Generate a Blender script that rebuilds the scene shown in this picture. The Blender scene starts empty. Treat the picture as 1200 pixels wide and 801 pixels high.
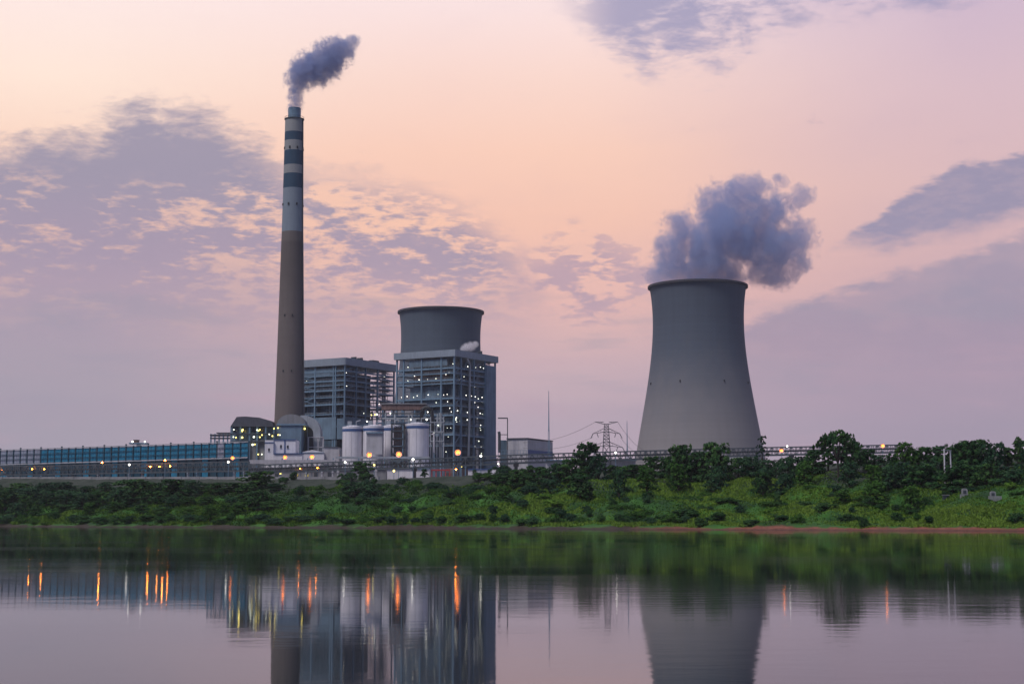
import bpy, bmesh, math, random
import numpy as np
from mathutils import Vector, Matrix
random.seed(7); rng = np.random.default_rng(7)
S = bpy.context.scene; COL = S.collection
R = math.radians

# ---------------------------------------------------------------- camera
F = 1830.0; CX = 600.0; CY = 400.5; YH = 611.0; CAMZ = 1.9
PITCH = math.atan((YH - CY) / F)
cam = bpy.data.cameras.new('camera'); cam.sensor_width = 36; cam.lens = F / 1200 * 36
cam.clip_start = 0.3; cam.clip_end = 20000
camo = bpy.data.objects.new('camera', cam); COL.objects.link(camo)
camo.location = (0, 0, CAMZ); camo.rotation_euler = (math.pi / 2 + PITCH, 0, 0)
S.camera = camo

def P(px, py, Y):
    """the point at distance Y that the photograph shows at (px, py)"""
    a, b = (px - CX) / F, (CY - py) / F
    c, s = math.cos(PITCH), math.sin(PITCH)
    k = Y / (c - b * s)
    return Vector((a * k, Y, CAMZ + (s + b * c) * k))

# ---------------------------------------------------------------- exposure
S.view_settings.view_transform = 'Standard'; S.view_settings.look = 'None'
S.view_settings.exposure = 0.0; S.view_settings.gamma = 1.0
S.view_settings.use_curve_mapping = False
S.cycles.max_bounces = 8; S.cycles.diffuse_bounces = 3; S.cycles.glossy_bounces = 4
S.cycles.volume_bounces = 3; S.cycles.transparent_max_bounces = 8
S.cycles.use_denoising = True; S.cycles.sample_clamp_indirect = 6.0
S.cycles.volume_step_rate = 0.6

# ---------------------------------------------------------------- node helper
def lin(r, g, b):
    f = lambda c: (c / 255 / 12.92) if c <= 10 else ((c / 255 + 0.055) / 1.055) ** 2.4
    return (f(r), f(g), f(b), 1.0)

class N:
    """small expression builder for one node tree"""
    def __init__(s, tree): s.t = tree
    def node(s, typ, **kw):
        n = s.t.nodes.new(typ)
        for k, v in kw.items(): setattr(n, k, v)
        return n
    def put(s, sock, v):
        if isinstance(v, E): s.t.links.new(v.o, sock)
        elif isinstance(v, bpy.types.NodeSocket): s.t.links.new(v, sock)
        else: sock.default_value = v
    def m(s, op, *a, clamp=False):
        n = s.node('ShaderNodeMath', operation=op); n.use_clamp = clamp
        for i, v in enumerate(a): s.put(n.inputs[i], v)
        return E(s, n.outputs[0])
    def v(s, op, *a):
        n = s.node('ShaderNodeVectorMath', operation=op)
        for i, x in enumerate(a): s.put(n.inputs[i], x)
        return n.outputs['Value'] if op in ('DISTANCE', 'LENGTH', 'DOT_PRODUCT') else n.outputs[0]
    def xyz(s, x, y, z):
        n = s.node('ShaderNodeCombineXYZ')
        for i, q in enumerate((x, y, z)): s.put(n.inputs[i], q)
        return n.outputs[0]
    def sep(s, vec):
        n = s.node('ShaderNodeSeparateXYZ'); s.put(n.inputs[0], vec)
        return [E(s, o) for o in n.outputs]
    def noise(s, vec, scale=1.0, detail=4.0, rough=0.5, dist=0.0, color=False):
        n = s.node('ShaderNodeTexNoise'); s.put(n.inputs['Vector'], vec)
        n.inputs['Scale'].default_value = scale; n.inputs['Detail'].default_value = detail
        n.inputs['Roughness'].default_value = rough; n.inputs['Distortion'].default_value = dist
        return n.outputs['Color'] if color else E(s, n.outputs[0])
    def mix(s, f, a, b, blend='MIX'):
        n = s.node('ShaderNodeMix', data_type='RGBA', blend_type=blend)
        s.put(n.inputs['Factor'], f); s.put(n.inputs[6], a); s.put(n.inputs[7], b)
        return n.outputs[2]
    def ss(s, x, lo, hi):
        n = s.node('ShaderNodeMapRange', interpolation_type='SMOOTHSTEP')
        s.put(n.inputs[0], x); s.put(n.inputs[1], lo); s.put(n.inputs[2], hi)
        return E(s, n.outputs[0])
    def ramp(s, x, stops, interp='LINEAR'):
        n = s.node('ShaderNodeValToRGB'); s.put(n.inputs[0], x); r = n.color_ramp; r.interpolation = interp
        while len(r.elements) < len(stops): r.elements.new(0.5)
        for e, (p, c) in zip(r.elements, stops): e.position = p
        for e, (p, c) in zip(r.elements, stops): e.color = c if len(c) == 4 else (*c, 1)
        return n.outputs[0]
    def curve(s, x, pts):
        """piecewise linear y(x) through pts"""
        x0, x1 = pts[0][0], pts[-1][0]; ys = [p[1] for p in pts]; lo, hi = min(ys), max(ys)
        g = s.ramp((x - x0) / (x1 - x0), [((p[0] - x0) / (x1 - x0), ((p[1] - lo) / (hi - lo),) * 3) for p in pts])
        return E(s, g) * (hi - lo) + lo

class E:
    def __init__(s, n, o): s.n, s.o = n, o
    def __add__(s, b): return s.n.m('ADD', s, b)
    __radd__ = __add__
    def __sub__(s, b): return s.n.m('SUBTRACT', s, b)
    def __rsub__(s, b): return s.n.m('SUBTRACT', b, s)
    def __mul__(s, b): return s.n.m('MULTIPLY', s, b)
    __rmul__ = __mul__
    def __truediv__(s, b): return s.n.m('DIVIDE', s, b)

# ---------------------------------------------------------------- sky
SUN_EL, SUN_AZ = 57.0, -136.0      # soft dusk light from high behind the left shoulder
def make_world():
    w = bpy.data.worlds.new('World'); S.world = w; w.use_nodes = True
    t = w.node_tree; t.nodes.clear(); n = N(t)
    d = n.node('ShaderNodeTexCoord').outputs['Generated']
    x, y, z = n.sep(d)
    hyp = n.m('SQRT', x * x + y * y)
    az = n.m('ARCTAN2', x, y)
    u = az * (F * 1.02) + 600.0                     # degrees of azimuth and elevation, counted in 1/1830 rad
    h = n.m('DIVIDE', z, n.m('MAXIMUM', hyp, 0.02)) * F   # height above the horizon
    h0 = n.m('MAXIMUM', h, 0.0)
    q = n.xyz(u / 1000.0, h / 1000.0, 0.0)
    # clear-sky colours by elevation, at the left, the middle and the right of the view
    def grad(st):
        return n.ramp(h0 / 2400.0, [(a / 2400.0, lin(*c)) for a, c in st])
    zen = [(900, (196, 190, 205)), (1500, (160, 165, 192)), (2400, (120, 132, 170))]
    gl = grad([(0, (160, 152, 168)), (110, (162, 153, 168)), (210, (170, 156, 170)), (330, (206, 172, 172)), (430, (250, 214, 194)), (510, (254, 229, 213)), (610, (252, 231, 226))] + zen)
    gm = grad([(0, (166, 154, 170)), (110, (178, 161, 175)), (180, (198, 170, 177)), (260, (230, 183, 174)), (350, (243, 194, 174)), (440, (248, 204, 184)), (530, (248, 214, 202)), (620, (248, 224, 222))] + zen)
    gr = grad([(0, (152, 141, 160)), (110, (160, 146, 165)), (200, (178, 154, 171)), (290, (204, 170, 176)), (390, (216, 182, 184)), (500, (214, 185, 194)), (620, (204, 182, 202))] + zen)
    wob = n.noise(n.xyz(u / 1000.0, h / 600.0, 3.0), 3.0, 3.0, 0.5) - 0.5
    um = u + wob * 220.0
    sky = n.mix(n.ss(um, 60.0, 520.0), gl, gm)
    sky = n.mix(n.ss(um, 640.0, 1180.0), sky, gr)
    # clouds: coverage written in elevation and azimuth, edges broken by noise
    qs = n.xyz(u / 1000.0, h / 420.0, 0.0)          # flattened coordinates for layered cloud
    big = n.noise(qs, 5.0, 5.0, 0.55, 0.3) - 0.5
    med = n.noise(qs, 15.0, 5.0, 0.6, 0.4) - 0.5
    fin = n.noise(n.xyz(u / 1000.0, h / 330.0, 7.0), 42.0, 4.0, 0.6, 0.2) - 0.5
    c1 = lin(145, 141, 165); c2 = lin(157, 143, 169); peach = lin(248, 198, 170)
    pk = n.m('SUBTRACT', 611.0, h)                  # counted downwards, as in the picture
    # 1: the big bank of cloud at the left, solid to the left and broken to the right
    top = n.curve(u, [(-400, 190), (0, 178), (90, 150), (150, 124), (235, 128), (275, 150), (330, 186), (440, 204), (540, 232), (600, 262), (660, 330), (760, 470)])
    dep = (pk - top) / 60.0 + big * 1.2 + med * 1.9 + fin * 0.8
    stk = n.noise(n.xyz(u / 1000.0, h / 160.0, 5.0), 9.0, 4.0, 0.6, 0.2) - 0.5
    brk = n.ss(u, 150.0, 380.0)
    cov1 = n.ss(dep, -0.25, 0.75)
    gap = n.ss(med * 1.0 + fin * 0.9 + big * 0.6 + stk * 0.5 + brk * 0.13, -0.02, 0.30)
    zone = n.ss(pk + big * 60.0 + brk * 30.0, 195.0, 262.0) * n.ss(pk + big * 90.0, 430.0, 270.0)
    cov1 = cov1 * (1.0 - gap * zone * (0.62 + brk * 0.38))
    low1 = n.ss(pk, 460.0, 300.0)
    cov1 = cov1 * (low1 * 0.95) * n.ss(u, 690.0, 560.0)
    sky = n.mix(cov1 * 0.95, sky, n.mix(n.ss(pk, 190.0, 340.0), c1, lin(165, 149, 170)))
    # peach edges in the gaps of that bank
    glow = gap * zone * n.ss(dep, 0.3, 0.9) * n.ss(u, 640.0, 520.0) * 0.45
    sky = n.mix(glow, sky, peach)
    # 2: two long wedges at the right
    t2 = n.curve(u, [(900, 420), (985, 292), (1060, 238), (1120, 208), (1200, 190), (1500, 120)])
    b2 = n.curve(u, [(900, 400), (985, 292), (1050, 305), (1120, 296), (1200, 270), (1500, 200)])
    w2 = big * 30.0 + med * 34.0 + fin * 20.0
    cov2 = n.ss(pk - t2 + w2, -3.0, 11.0) * n.ss(b2 - pk + w2 * 0.8, -8.0, 24.0) * (0.86 + n.ss(med + fin, -0.2, 0.1) * 0.14)
    t3 = n.curve(u, [(760, 470), (860, 385), (960, 352), (1060, 318), (1130, 302), (1200, 284), (1500, 215)])
    cov3 = (0.8 + 0.2 * n.ss(big + med, -0.2, 0.1)) * n.ss(pk - t3 + w2 * 1.1, -4.0, 15.0) * n.ss(pk, 520.0, 380.0)
    sky = n.mix(cov3 * 0.80, sky, n.mix(n.ss(pk, 300.0, 430.0), lin(150, 143, 166), lin(157, 142, 163)))
    sky = n.mix(cov2 * 0.92, sky, lin(146, 141, 168))
    # 3: the ragged cloud at the top right
    t4 = n.curve(u, [(640, -10), (700, 42), (760, 88), (850, 92), (900, 60), (960, 22), (1100, 16), (1250, -30)])
    cov4 = n.ss(t4 - pk + big * 90.0 + med * 95.0 + fin * 40.0, -14.0, 50.0) * n.ss(u, 630.0, 740.0) * n.ss(u, 1260.0, 1120.0)
    cov4 = cov4 * n.ss(big * 1.1 + med * 0.9 + fin * 0.3, -0.26, 0.10) * n.ss(pk, -260.0, -60.0)
    sky = n.mix(cov4 * 0.86, sky, lin(154, 151, 183))
    # 4: little scraps between chimney and cooling tower
    el = n.ss(n.m('ABSOLUTE', (u - 690.0) / 150.0) + n.m('ABSOLUTE', (pk - 325.0) / 90.0), 1.25, 0.3)
    cov5 = n.ss(med * 1.0 + fin * 0.5 + el * 0.22, 0.13, 0.27) * el
    el2 = n.ss(n.m('ABSOLUTE', (u - 980.0) / 400.0) + n.m('ABSOLUTE', (pk - 150.0) / 120.0), 1.0, 0.2)
    cov6 = n.ss(med + fin * 0.4, 0.16, 0.34) * el2 * 0.45
    sky = n.mix(n.m('MAXIMUM', cov5 * 0.75, cov6), sky, lin(172, 150, 170))
    # a faint overall mottling of thin cloud
    str_ = n.noise(n.xyz(u / 1000.0, h / 200.0, 11.0), 4.5, 5.0, 0.58, 0.3) - 0.5
    lowz = n.ss(pk, 250.0, 360.0)
    sky = n.mix(n.ss(str_, 0.02, 0.24) * lowz * 0.34, sky, lin(188, 156, 172))
    sky = n.mix(n.ss(str_, -0.02, -0.22) * lowz * 0.34, sky, lin(148, 146, 165))
    sky = n.mix(n.ss(big + med * 0.5, 0.0, 0.5) * 0.12, sky, lin(190, 165, 182))
    # away from the afterglow the sky is darker and blue
    back = n.ss(y, 0.72, -0.45)
    sky = n.mix(back, sky, lin(84, 98, 134))
    sky = n.mix(n.ss(z, -0.01, -0.1), sky, lin(70, 70, 80))
    st = n.node('ShaderNodeTexSky', sky_type='NISHITA'); st.sun_disc = False
    st.sun_elevation = R(SUN_EL); st.sun_rotation = R(SUN_AZ)
    nb = n.node('ShaderNodeBackground'); n.put(nb.inputs[0], st.outputs[0]); nb.inputs[1].default_value = 0.05
    gb = n.node('ShaderNodeBackground'); n.put(gb.inputs[0], sky); gb.inputs[1].default_value = 1.10
    ms = n.node('ShaderNodeMixShader'); ms.inputs[0].default_value = 0.04
    t.links.new(gb.outputs[0], ms.inputs[1]); t.links.new(nb.outputs[0], ms.inputs[2])
    o = n.node('ShaderNodeOutputWorld'); t.links.new(ms.outputs[0], o.inputs[0])
make_world()
sl = bpy.data.lights.new('sun', 'SUN'); sl.energy = 2.4; sl.angle = R(18); sl.color = (1.0, 0.90, 0.86)
so = bpy.data.objects.new('sun', sl); COL.objects.link(so); so.location = (-300, -200, 400)
sd = Vector((math.sin(R(SUN_AZ)) * math.cos(R(SUN_EL)), math.cos(R(SUN_AZ)) * math.cos(R(SUN_EL)), math.sin(R(SUN_EL))))
so.rotation_euler = sd.to_track_quat('Z', 'Y').to_euler()

# ---------------------------------------------------------------- materials
def mat(name):
    m = bpy.data.materials.new(name); m.use_nodes = True
    t = m.node_tree; t.nodes.clear(); n = N(t)
    b = n.node('ShaderNodeBsdfPrincipled'); o = n.node('ShaderNodeOutputMaterial')
    t.links.new(b.outputs[0], o.inputs[0])
    return m, n, b
def pm(name, col, rough=0.7, var=0.18, scale=0.25, metal=0.0, streak=True, tint=None):
    """painted or bare surface with uneven weathering"""
    m, n, b = mat(name)
    p = n.node('ShaderNodeTexCoord').outputs['Object']
    x, y, z = n.sep(p)
    a = n.noise(p, scale, 5, 0.6)
    f = a
    if streak:
        s = n.noise(n.xyz(x * 1.0, y * 1.0, z * 0.08), scale * 4, 3, 0.6)
        f = a * 0.5 + s * 0.5
    f = n.ss(f, 0.3, 0.7)
    dark = tuple(c * (1 - var * 1.6) for c in col) if tint is None else tint
    lite = tuple(min(1, c * (1 + var * 0.7)) for c in col)
    n.put(b.inputs['Base Color'], n.mix(f, (*dark, 1), (*lite, 1)))
    b.inputs['Roughness'].default_value = rough; b.inputs['Metallic'].default_value = metal
    return m
def emit(name, col, strength):
    m, n, b = mat(name)
    b.inputs['Base Color'].default_value = (*col, 1)
    b.inputs['Emission Color'].default_value = (*col, 1); b.inputs['Emission Strength'].default_value = strength
    return m
def concrete(name, low, high, z0, z1, soft, ring=4.0, seam=0.05):
    """raw concrete with lift rings, streaks and a damp dark stain near its top"""
    m, n, b = mat(name)
    p = n.node('ShaderNodeTexCoord').outputs['Object']
    x, y, z = n.sep(p)
    ang = n.m('ARCTAN2', y, x)
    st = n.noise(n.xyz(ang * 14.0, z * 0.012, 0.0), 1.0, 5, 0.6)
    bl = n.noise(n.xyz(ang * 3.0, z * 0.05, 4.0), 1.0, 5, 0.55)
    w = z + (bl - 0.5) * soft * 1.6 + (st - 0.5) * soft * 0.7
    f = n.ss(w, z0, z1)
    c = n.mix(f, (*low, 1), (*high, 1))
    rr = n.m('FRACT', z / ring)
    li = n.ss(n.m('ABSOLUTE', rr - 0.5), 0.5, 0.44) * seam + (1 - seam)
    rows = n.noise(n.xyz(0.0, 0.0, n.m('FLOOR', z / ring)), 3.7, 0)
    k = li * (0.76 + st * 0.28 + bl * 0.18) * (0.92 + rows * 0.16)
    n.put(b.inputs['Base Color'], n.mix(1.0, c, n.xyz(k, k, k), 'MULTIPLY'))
    b.inputs['Roughness'].default_value = 0.85
    return m

M = {}
M['steel'] = pm('blue grey steel', (0.16, 0.265, 0.37), 0.5)
M['truss'] = pm('grey painted truss', (0.088, 0.115, 0.135), 0.6)
M['steel_dark'] = pm('dark steel', (0.045, 0.06, 0.075), 0.55)
M['steel_pale'] = pm('pale steel', (0.36, 0.40, 0.45), 0.5)
M['roof_panel'] = pm('grey blue roof sheet', (0.27, 0.33, 0.40), 0.5, 0.12)
M['casing'] = pm('boiler casing', (0.066, 0.122, 0.175), 0.6, 0.35, 0.12)
M['casing_pale'] = pm('pale boiler cladding', (0.125, 0.195, 0.265), 0.6, 0.3, 0.2)  # paler blue grey for cladding, ducts and bunkers
M['rust'] = pm('rusty brown steel', (0.19, 0.12, 0.11), 0.7, 0.35, 0.2)
M['blue_wall'] = pm('blue grey wall sheet', (0.15, 0.24, 0.33), 0.6, 0.2, 0.15)
M['teal'] = pm('teal sheet', (0.004, 0.20, 0.36), 0.8, 0.28, 0.3)
M['teal_dark'] = pm('dark teal frame', (0.006, 0.062, 0.105), 0.5, 0.3)
M['teal_pale'] = pm('sky pale and faded sheet', (0.30, 0.35, 0.46), 0.6, 0.25, 0.3)  # sky seen through the left sheets is painted in; a few are faded
M['white'] = pm('white painted wall', (0.76, 0.75, 0.80), 0.6, 0.10, 0.2)
M['white_dirty'] = pm('dirty white wall', (0.46, 0.46, 0.50), 0.7, 0.15, 0.2)
M['silo'] = pm('white silo wall', (0.74, 0.73, 0.79), 0.6, 0.12, 0.12)
M['blue_band'] = pm('blue paint', (0.04, 0.10, 0.27), 0.5, 0.1)
M['grey_wall'] = pm('grey rendered wall', (0.25, 0.26, 0.28), 0.8, 0.2, 0.1)
M['dark_roof'] = pm('dark roof sheet', (0.075, 0.085, 0.11), 0.6, 0.2)
M['glass'] = pm('dark window glass', (0.02, 0.025, 0.035), 0.15, 0.1, streak=False)
M['pipe'] = pm('galvanised pipe', (0.32, 0.36, 0.40), 0.45, 0.15)
M['red'] = pm('red painted steel', (0.42, 0.045, 0.05), 0.5, 0.15)
M['black'] = pm('black steel', (0.018, 0.022, 0.03), 0.6)
M['stone'] = pm('grey weathered stone', (0.27, 0.28, 0.30), 0.85, 0.25, 0.8)
M['wire'] = pm('aluminium cable', (0.12, 0.12, 0.13), 0.5)
M['bark'] = pm('bark', (0.055, 0.045, 0.035), 0.9, 0.3, 1.5)
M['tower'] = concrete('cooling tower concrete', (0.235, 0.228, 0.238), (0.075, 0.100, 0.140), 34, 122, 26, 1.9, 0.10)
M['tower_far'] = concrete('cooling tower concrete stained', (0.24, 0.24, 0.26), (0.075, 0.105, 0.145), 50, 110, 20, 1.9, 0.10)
M['rim'] = pm('dark rim', (0.05, 0.055, 0.075), 0.7)
M['lamp_orange'] = emit('sodium lamp', (1.0, 0.23, 0.016), 13)
M['lamp_orange_dim'] = emit('small sodium lamp', (1.0, 0.25, 0.02), 110)
M['lamp_white'] = emit('white lamp', (1.0, 0.96, 0.84), 4.5)
M['lamp_cool'] = emit('cool work lamp', (0.95, 1.0, 0.80), 3)
M['lamp_yellow'] = emit('yellow work lamp', (1.0, 0.80, 0.20), 4)
M['lit_window'] = emit('lit opening', (0.9, 0.72, 0.10), 0.5)

def chimney_mat():
    """concrete shaft with painted blue bands (heights measured from the shaft foot)"""
    m, n, b = mat('chimney concrete and paint')
    p = n.node('ShaderNodeTexCoord').outputs['Object']; x, y, z = n.sep(p)
    ang = n.m('ARCTAN2', y, x)
    st = n.noise(n.xyz(ang * 9.0, z * 0.02, 0.0), 1.0, 5, 0.6)
    bl = n.noise(p, 0.12, 5, 0.6)
    top = P(345, 139, 1000).z - GZ
    def zz(py): return (P(345, py, 1000).z - GZ) / top
    conc = (0.140, 0.121, 0.118); gr = (0.27, 0.285, 0.30); pale = (0.20, 0.25, 0.31); bl_ = (0.022, 0.065, 0.12)
    st_ = [(0, conc), (zz(272.5), pale), (zz(222.4), bl_), (zz(205.5), gr), (zz(194.6), bl_), (zz(178), gr), (zz(167), bl_), (zz(156), gr)]
    c = n.ramp(z / top, st_, 'CONSTANT')
    rr = n.m('FRACT', z / 5.0)
    li = n.ss(n.m('ABSOLUTE', rr - 0.5), 0.5, 0.46) * 0.08 + 0.92
    dk = 1.0 - n.ss(z / top, 0.45, 0.66) * 0.22 * n.ss(z / top, 0.67, 0.66)
    k = li * dk * (0.70 + st * 0.34 + bl * 0.26)
    n.put(b.inputs['Base Color'], n.mix(1.0, c, n.xyz(k, k, k), 'MULTIPLY'))
    b.inputs['Roughness'].default_value = 0.85
    return m
GZ = 19.0                                          # level of the plant yard

# ---------------------------------------------------------------- mesh builder
def tag(o, label=None, cat=None, group=None, kind=None):
    if label: o['label'] = label
    if cat: o['category'] = cat
    if group: o['group'] = group
    if kind: o['kind'] = kind
    return o
def thing(name, label, cat, loc, group=None):
    o = bpy.data.objects.new(name, None); COL.objects.link(o); o.location = loc
    o.empty_display_size = 1
    return tag(o, label, cat, group)
class MB:
    def __init__(s): s.v = []; s.f = []
    def add(s, vs, fs):
        k = len(s.v); s.v += [tuple(v) for v in vs]; s.f += [tuple(i + k for i in f) for f in fs]; return s
    def hexa(s, o, a, b, c):
        """box from corner o with edge vectors a, b, c"""
        o, a, b, c = Vector(o), Vector(a), Vector(b), Vector(c)
        vs = [o, o + a, o + a + b, o + b, o + c, o + a + c, o + a + b + c, o + b + c]
        return s.add(vs, [(0, 3, 2, 1), (4, 5, 6, 7), (0, 1, 5, 4), (1, 2, 6, 5), (2, 3, 7, 6), (3, 0, 4, 7)])
    def box(s, x0, x1, y0, y1, z0, z1):
        return s.hexa((x0, y0, z0), (x1 - x0, 0, 0), (0, y1 - y0, 0), (0, 0, z1 - z0))
    def bar(s, p, q, w, h=None):
        p, q = Vector(p), Vector(q); d = (q - p)
        if d.length < 1e-6: return s
        d.normalize(); up = Vector((0, 0, 1)) if abs(d.z) < 0.95 else Vector((0, 1, 0))
        a = d.cross(up).normalized() * w; b = d.cross(a).normalized() * (h or w)
        return s.hexa(p - a / 2 - b / 2, a, b, q - p)
    def tube(s, pts, r, n=10, caps=True):
        pts = [Vector(p) for p in pts]; rs = r if isinstance(r, (list, tuple)) else [r] * len(pts)
        vs = []; fs = []
        for i, p in enumerate(pts):
            d = (pts[min(i + 1, len(pts) - 1)] - pts[max(i - 1, 0)]).normalized()
            up = Vector((0, 0, 1)) if abs(d.z) < 0.9 else Vector((0, 1, 0))
            a = d.cross(up).normalized(); b = d.cross(a).normalized()
            for k in range(n):
                t = 2 * math.pi * k / n
                vs.append(p + (a * math.cos(t) + b * math.sin(t)) * rs[i])
        for i in range(len(pts) - 1):
            for k in range(n):
                fs.append((i * n + k, i * n + (k + 1) % n, (i + 1) * n + (k + 1) % n, (i + 1) * n + k))
        if caps:
            fs.append(tuple(range(n - 1, -1, -1))); fs.append(tuple((len(pts) - 1) * n + k for k in range(n)))
        return s.add(vs, fs)
    def lathe(s, prof, c=(0, 0, 0), n=48, closed=False):
        vs = []; fs = []; m = len(prof)
        for r, z in prof:
            for k in range(n):
                t = 2 * math.pi * k / n
                vs.append((c[0] + r * math.cos(t), c[1] + r * math.sin(t), c[2] + z))
        for i in range(m if closed else m - 1):
            j = (i + 1) % m
            for k in range(n):
                fs.append((i * n + k, i * n + (k + 1) % n, j * n + (k + 1) % n, j * n + k))
        return s.add(vs, fs)
    def ball(s, c, r, seg=10, rings=6, sz=1.0):
        pr = [(max(1e-3, r * math.sin(math.pi * i / rings)), -r * sz * math.cos(math.pi * i / rings)) for i in range(rings + 1)]
        return s.lathe(pr, c, seg)
    def prism(s, outline, ext):
        """outline: 3-D points of one face, pushed along ext"""
        k = len(outline); e = Vector(ext)
        vs = [Vector(p) for p in outline] + [Vector(p) + e for p in outline]
        return s.add(vs, [tuple(range(k - 1, -1, -1)), tuple(range(k, 2 * k))] + [(i, (i + 1) % k, k + (i + 1) % k, k + i) for i in range(k)])
    def build(s, name, m, parent=None, label=None, smooth=False, origin=None):
        me = bpy.data.meshes.new(name)
        o0 = Vector(parent_loc(parent)) if parent else Vector(origin or (0, 0, 0))
        vs = [(v[0] - o0.x, v[1] - o0.y, v[2] - o0.z) for v in s.v]
        me.from_pydata(vs, [], s.f); me.materials.append(M[m] if isinstance(m, str) else m)
        bm = bmesh.new(); bm.from_mesh(me); bmesh.ops.recalc_face_normals(bm, faces=bm.faces); bm.to_mesh(me); bm.free()
        if smooth:
            me.polygons.foreach_set('use_smooth', [True] * len(me.polygons))
            me.set_sharp_from_angle(angle=R(40))
        o = bpy.data.objects.new(name, me); COL.objects.link(o)
        if parent: o.parent = parent
        else: o.location = o0
        if label: o['label'] = label
        return o
def parent_loc(p):
    v = Vector((0, 0, 0))
    while p is not None: v += p.location; p = p.parent
    return v

# ---------------------------------------------------------------- terrain
KN = (0.693, 0.722)
def sdist(X, Y): return KN[0] * X + KN[1] * (Y - 418.0) + 3.4 * np.sin(X * 0.045 + 1.0) + 2.0 * np.sin(X * 0.13 + Y * 0.05) + 1.0 * np.sin(X * 0.41 + 2 * np.sin(Y * .09)) + .6 * np.sin(X * 0.93 + 3)
def vnoise(x, y, seed=0):
    xi = np.floor(x).astype(int); yi = np.floor(y).astype(int); fx = x - xi; fy = y - yi
    fx = fx * fx * (3 - 2 * fx); fy = fy * fy * (3 - 2 * fy)
    def hsh(a, b):
        q = np.sin(a * 127.1 + b * 311.7 + seed * 74.7) * 43758.5453
        return q - np.floor(q)
    return (hsh(xi, yi) * (1 - fx) + hsh(xi + 1, yi) * fx) * (1 - fy) + (hsh(xi, yi + 1) * (1 - fx) + hsh(xi + 1, yi + 1) * fx) * fy
def ground_z(X, Y):
    X = np.asarray(X, float); Y = np.asarray(Y, float)
    s = sdist(X, Y)
    H = 19.0 + 6.0 * np.clip((-70 - X) / 190, 0, 1) + 1.5 * np.clip((X - 60) / 60, 0, 1)
    z = np.interp(s, [-60, -8, 0, 3.2, 7, 30, 60, 100, 125], [-2.4, -1.2, -0.05, 0.8, 1.7, 4.6, 10.2, 18.4, 19.0])
    z = np.where(s > 55, 10.2 - (10.2 - z) * (H - 9.3) / 9.7, z)
    far = np.clip((s - 125) / 60, 0, 1)
    z = z * (1 - far) + (GZ - 0.3) * far
    a = np.clip((s - 5) / 10, 0, 1) * (np.clip((100 - s) / 35, 0, 1) * .88 + .12) * np.clip((190 - s) / 60, 0, 1)
    bump = (vnoise(X / 13, Y / 13, 1) - .5) * 4.4 + (vnoise(X / 5, Y / 5, 2) - .5) * 2.6 + np.abs(vnoise(X / 3, Y / 3, 3) - .5) * 1.1
    mud = np.clip(s / 2, 0, 1) * ((vnoise(X / 2.3, Y / 2.3, 4) - .5) * 0.5)
    return z + bump * a + mud
def ground_mat():
    m, n, b = mat('bank earth and creeping green')
    p = n.node('ShaderNodeTexCoord').outputs['Object']; x, y, z = n.sep(p)
    at = n.node('ShaderNodeAttribute', attribute_name='shore'); s = E(n, at.outputs['Fac'])
    f1 = n.noise(p, 0.07, 5, 0.6); f2 = n.noise(p, 0.6, 5, 0.65); f3 = n.noise(p, 2.2, 3, 0.6)
    g = n.ramp(f1 * 0.75 + f2 * 0.2 + f3 * 0.05, [(0.32, lin(14, 42, 16)), (0.46, lin(28, 72, 20)), (0.58, lin(54, 104, 26)), (0.72, lin(78, 126, 36))])
    mudc = n.ramp(f2 * 0.6 + f3 * 0.4, [(0.3, lin(80, 46, 36)), (0.5, lin(124, 72, 56)), (0.7, lin(146, 98, 80))])
    mudg = n.ramp(f2, [(0.3, lin(36, 32, 26)), (0.7, lin(66, 56, 42))])
    mudc = n.mix(n.ss(x + (f1 - 0.5) * 60.0, 20.0, 50.0), mudg, mudc)
    edge = n.ss(s + (f2 - 0.5) * 5.0 + (f1 - 0.5) * 12.0, 1.6, 3.6)
    c = n.mix(edge, mudc, g)
    wet = n.ss(z, 0.5, 0.05)
    c = n.mix(wet * 0.6, c, lin(40, 30, 26))
    c = n.mix(n.ss(s + (f1 - 0.5) * 30.0, 52.0, 74.0), c, n.ramp(f2 * 0.5 + f1 * 0.5, [(0.35, lin(24, 40, 28)), (0.55, lin(42, 54, 42)), (0.7, lin(76, 76, 70))]))
    yard = n.ss(s, 118.0, 140.0)
    c = n.mix(yard, c, n.ramp(f2, [(0.3, lin(92, 92, 96)), (0.7, lin(128, 126, 128))]))
    n.put(b.inputs['Base Color'], c); b.inputs['Roughness'].default_value = 0.95
    bp = n.node('ShaderNodeBump'); bp.inputs['Strength'].default_value = 0.8; bp.inputs['Distance'].default_value = 0.5
    n.put(bp.inputs['Height'], f2 * 0.6 + f3 * 0.4); n.put(b.inputs['Normal'], bp.outputs[0])
    return m
def grid_mesh(name, xs, ys, zf, m):
    X, Y = np.meshgrid(xs, ys); Z = zf(X, Y); nx, ny = len(xs), len(ys)
    co = np.stack([X, Y, Z], -1).reshape(-1, 3)
    i = np.arange((ny - 1) * (nx - 1)); r, c = i // (nx - 1), i % (nx - 1); a = r * nx + c
    q = np.stack([a, a + 1, a + nx + 1, a + nx], -1)
    me = mesh_np(name, co, q); me.materials.append(m)
    me.polygons.foreach_set('use_smooth', np.ones(len(q), bool))
    o = bpy.data.objects.new(name, me); COL.objects.link(o)
    return o, X, Y
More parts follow.
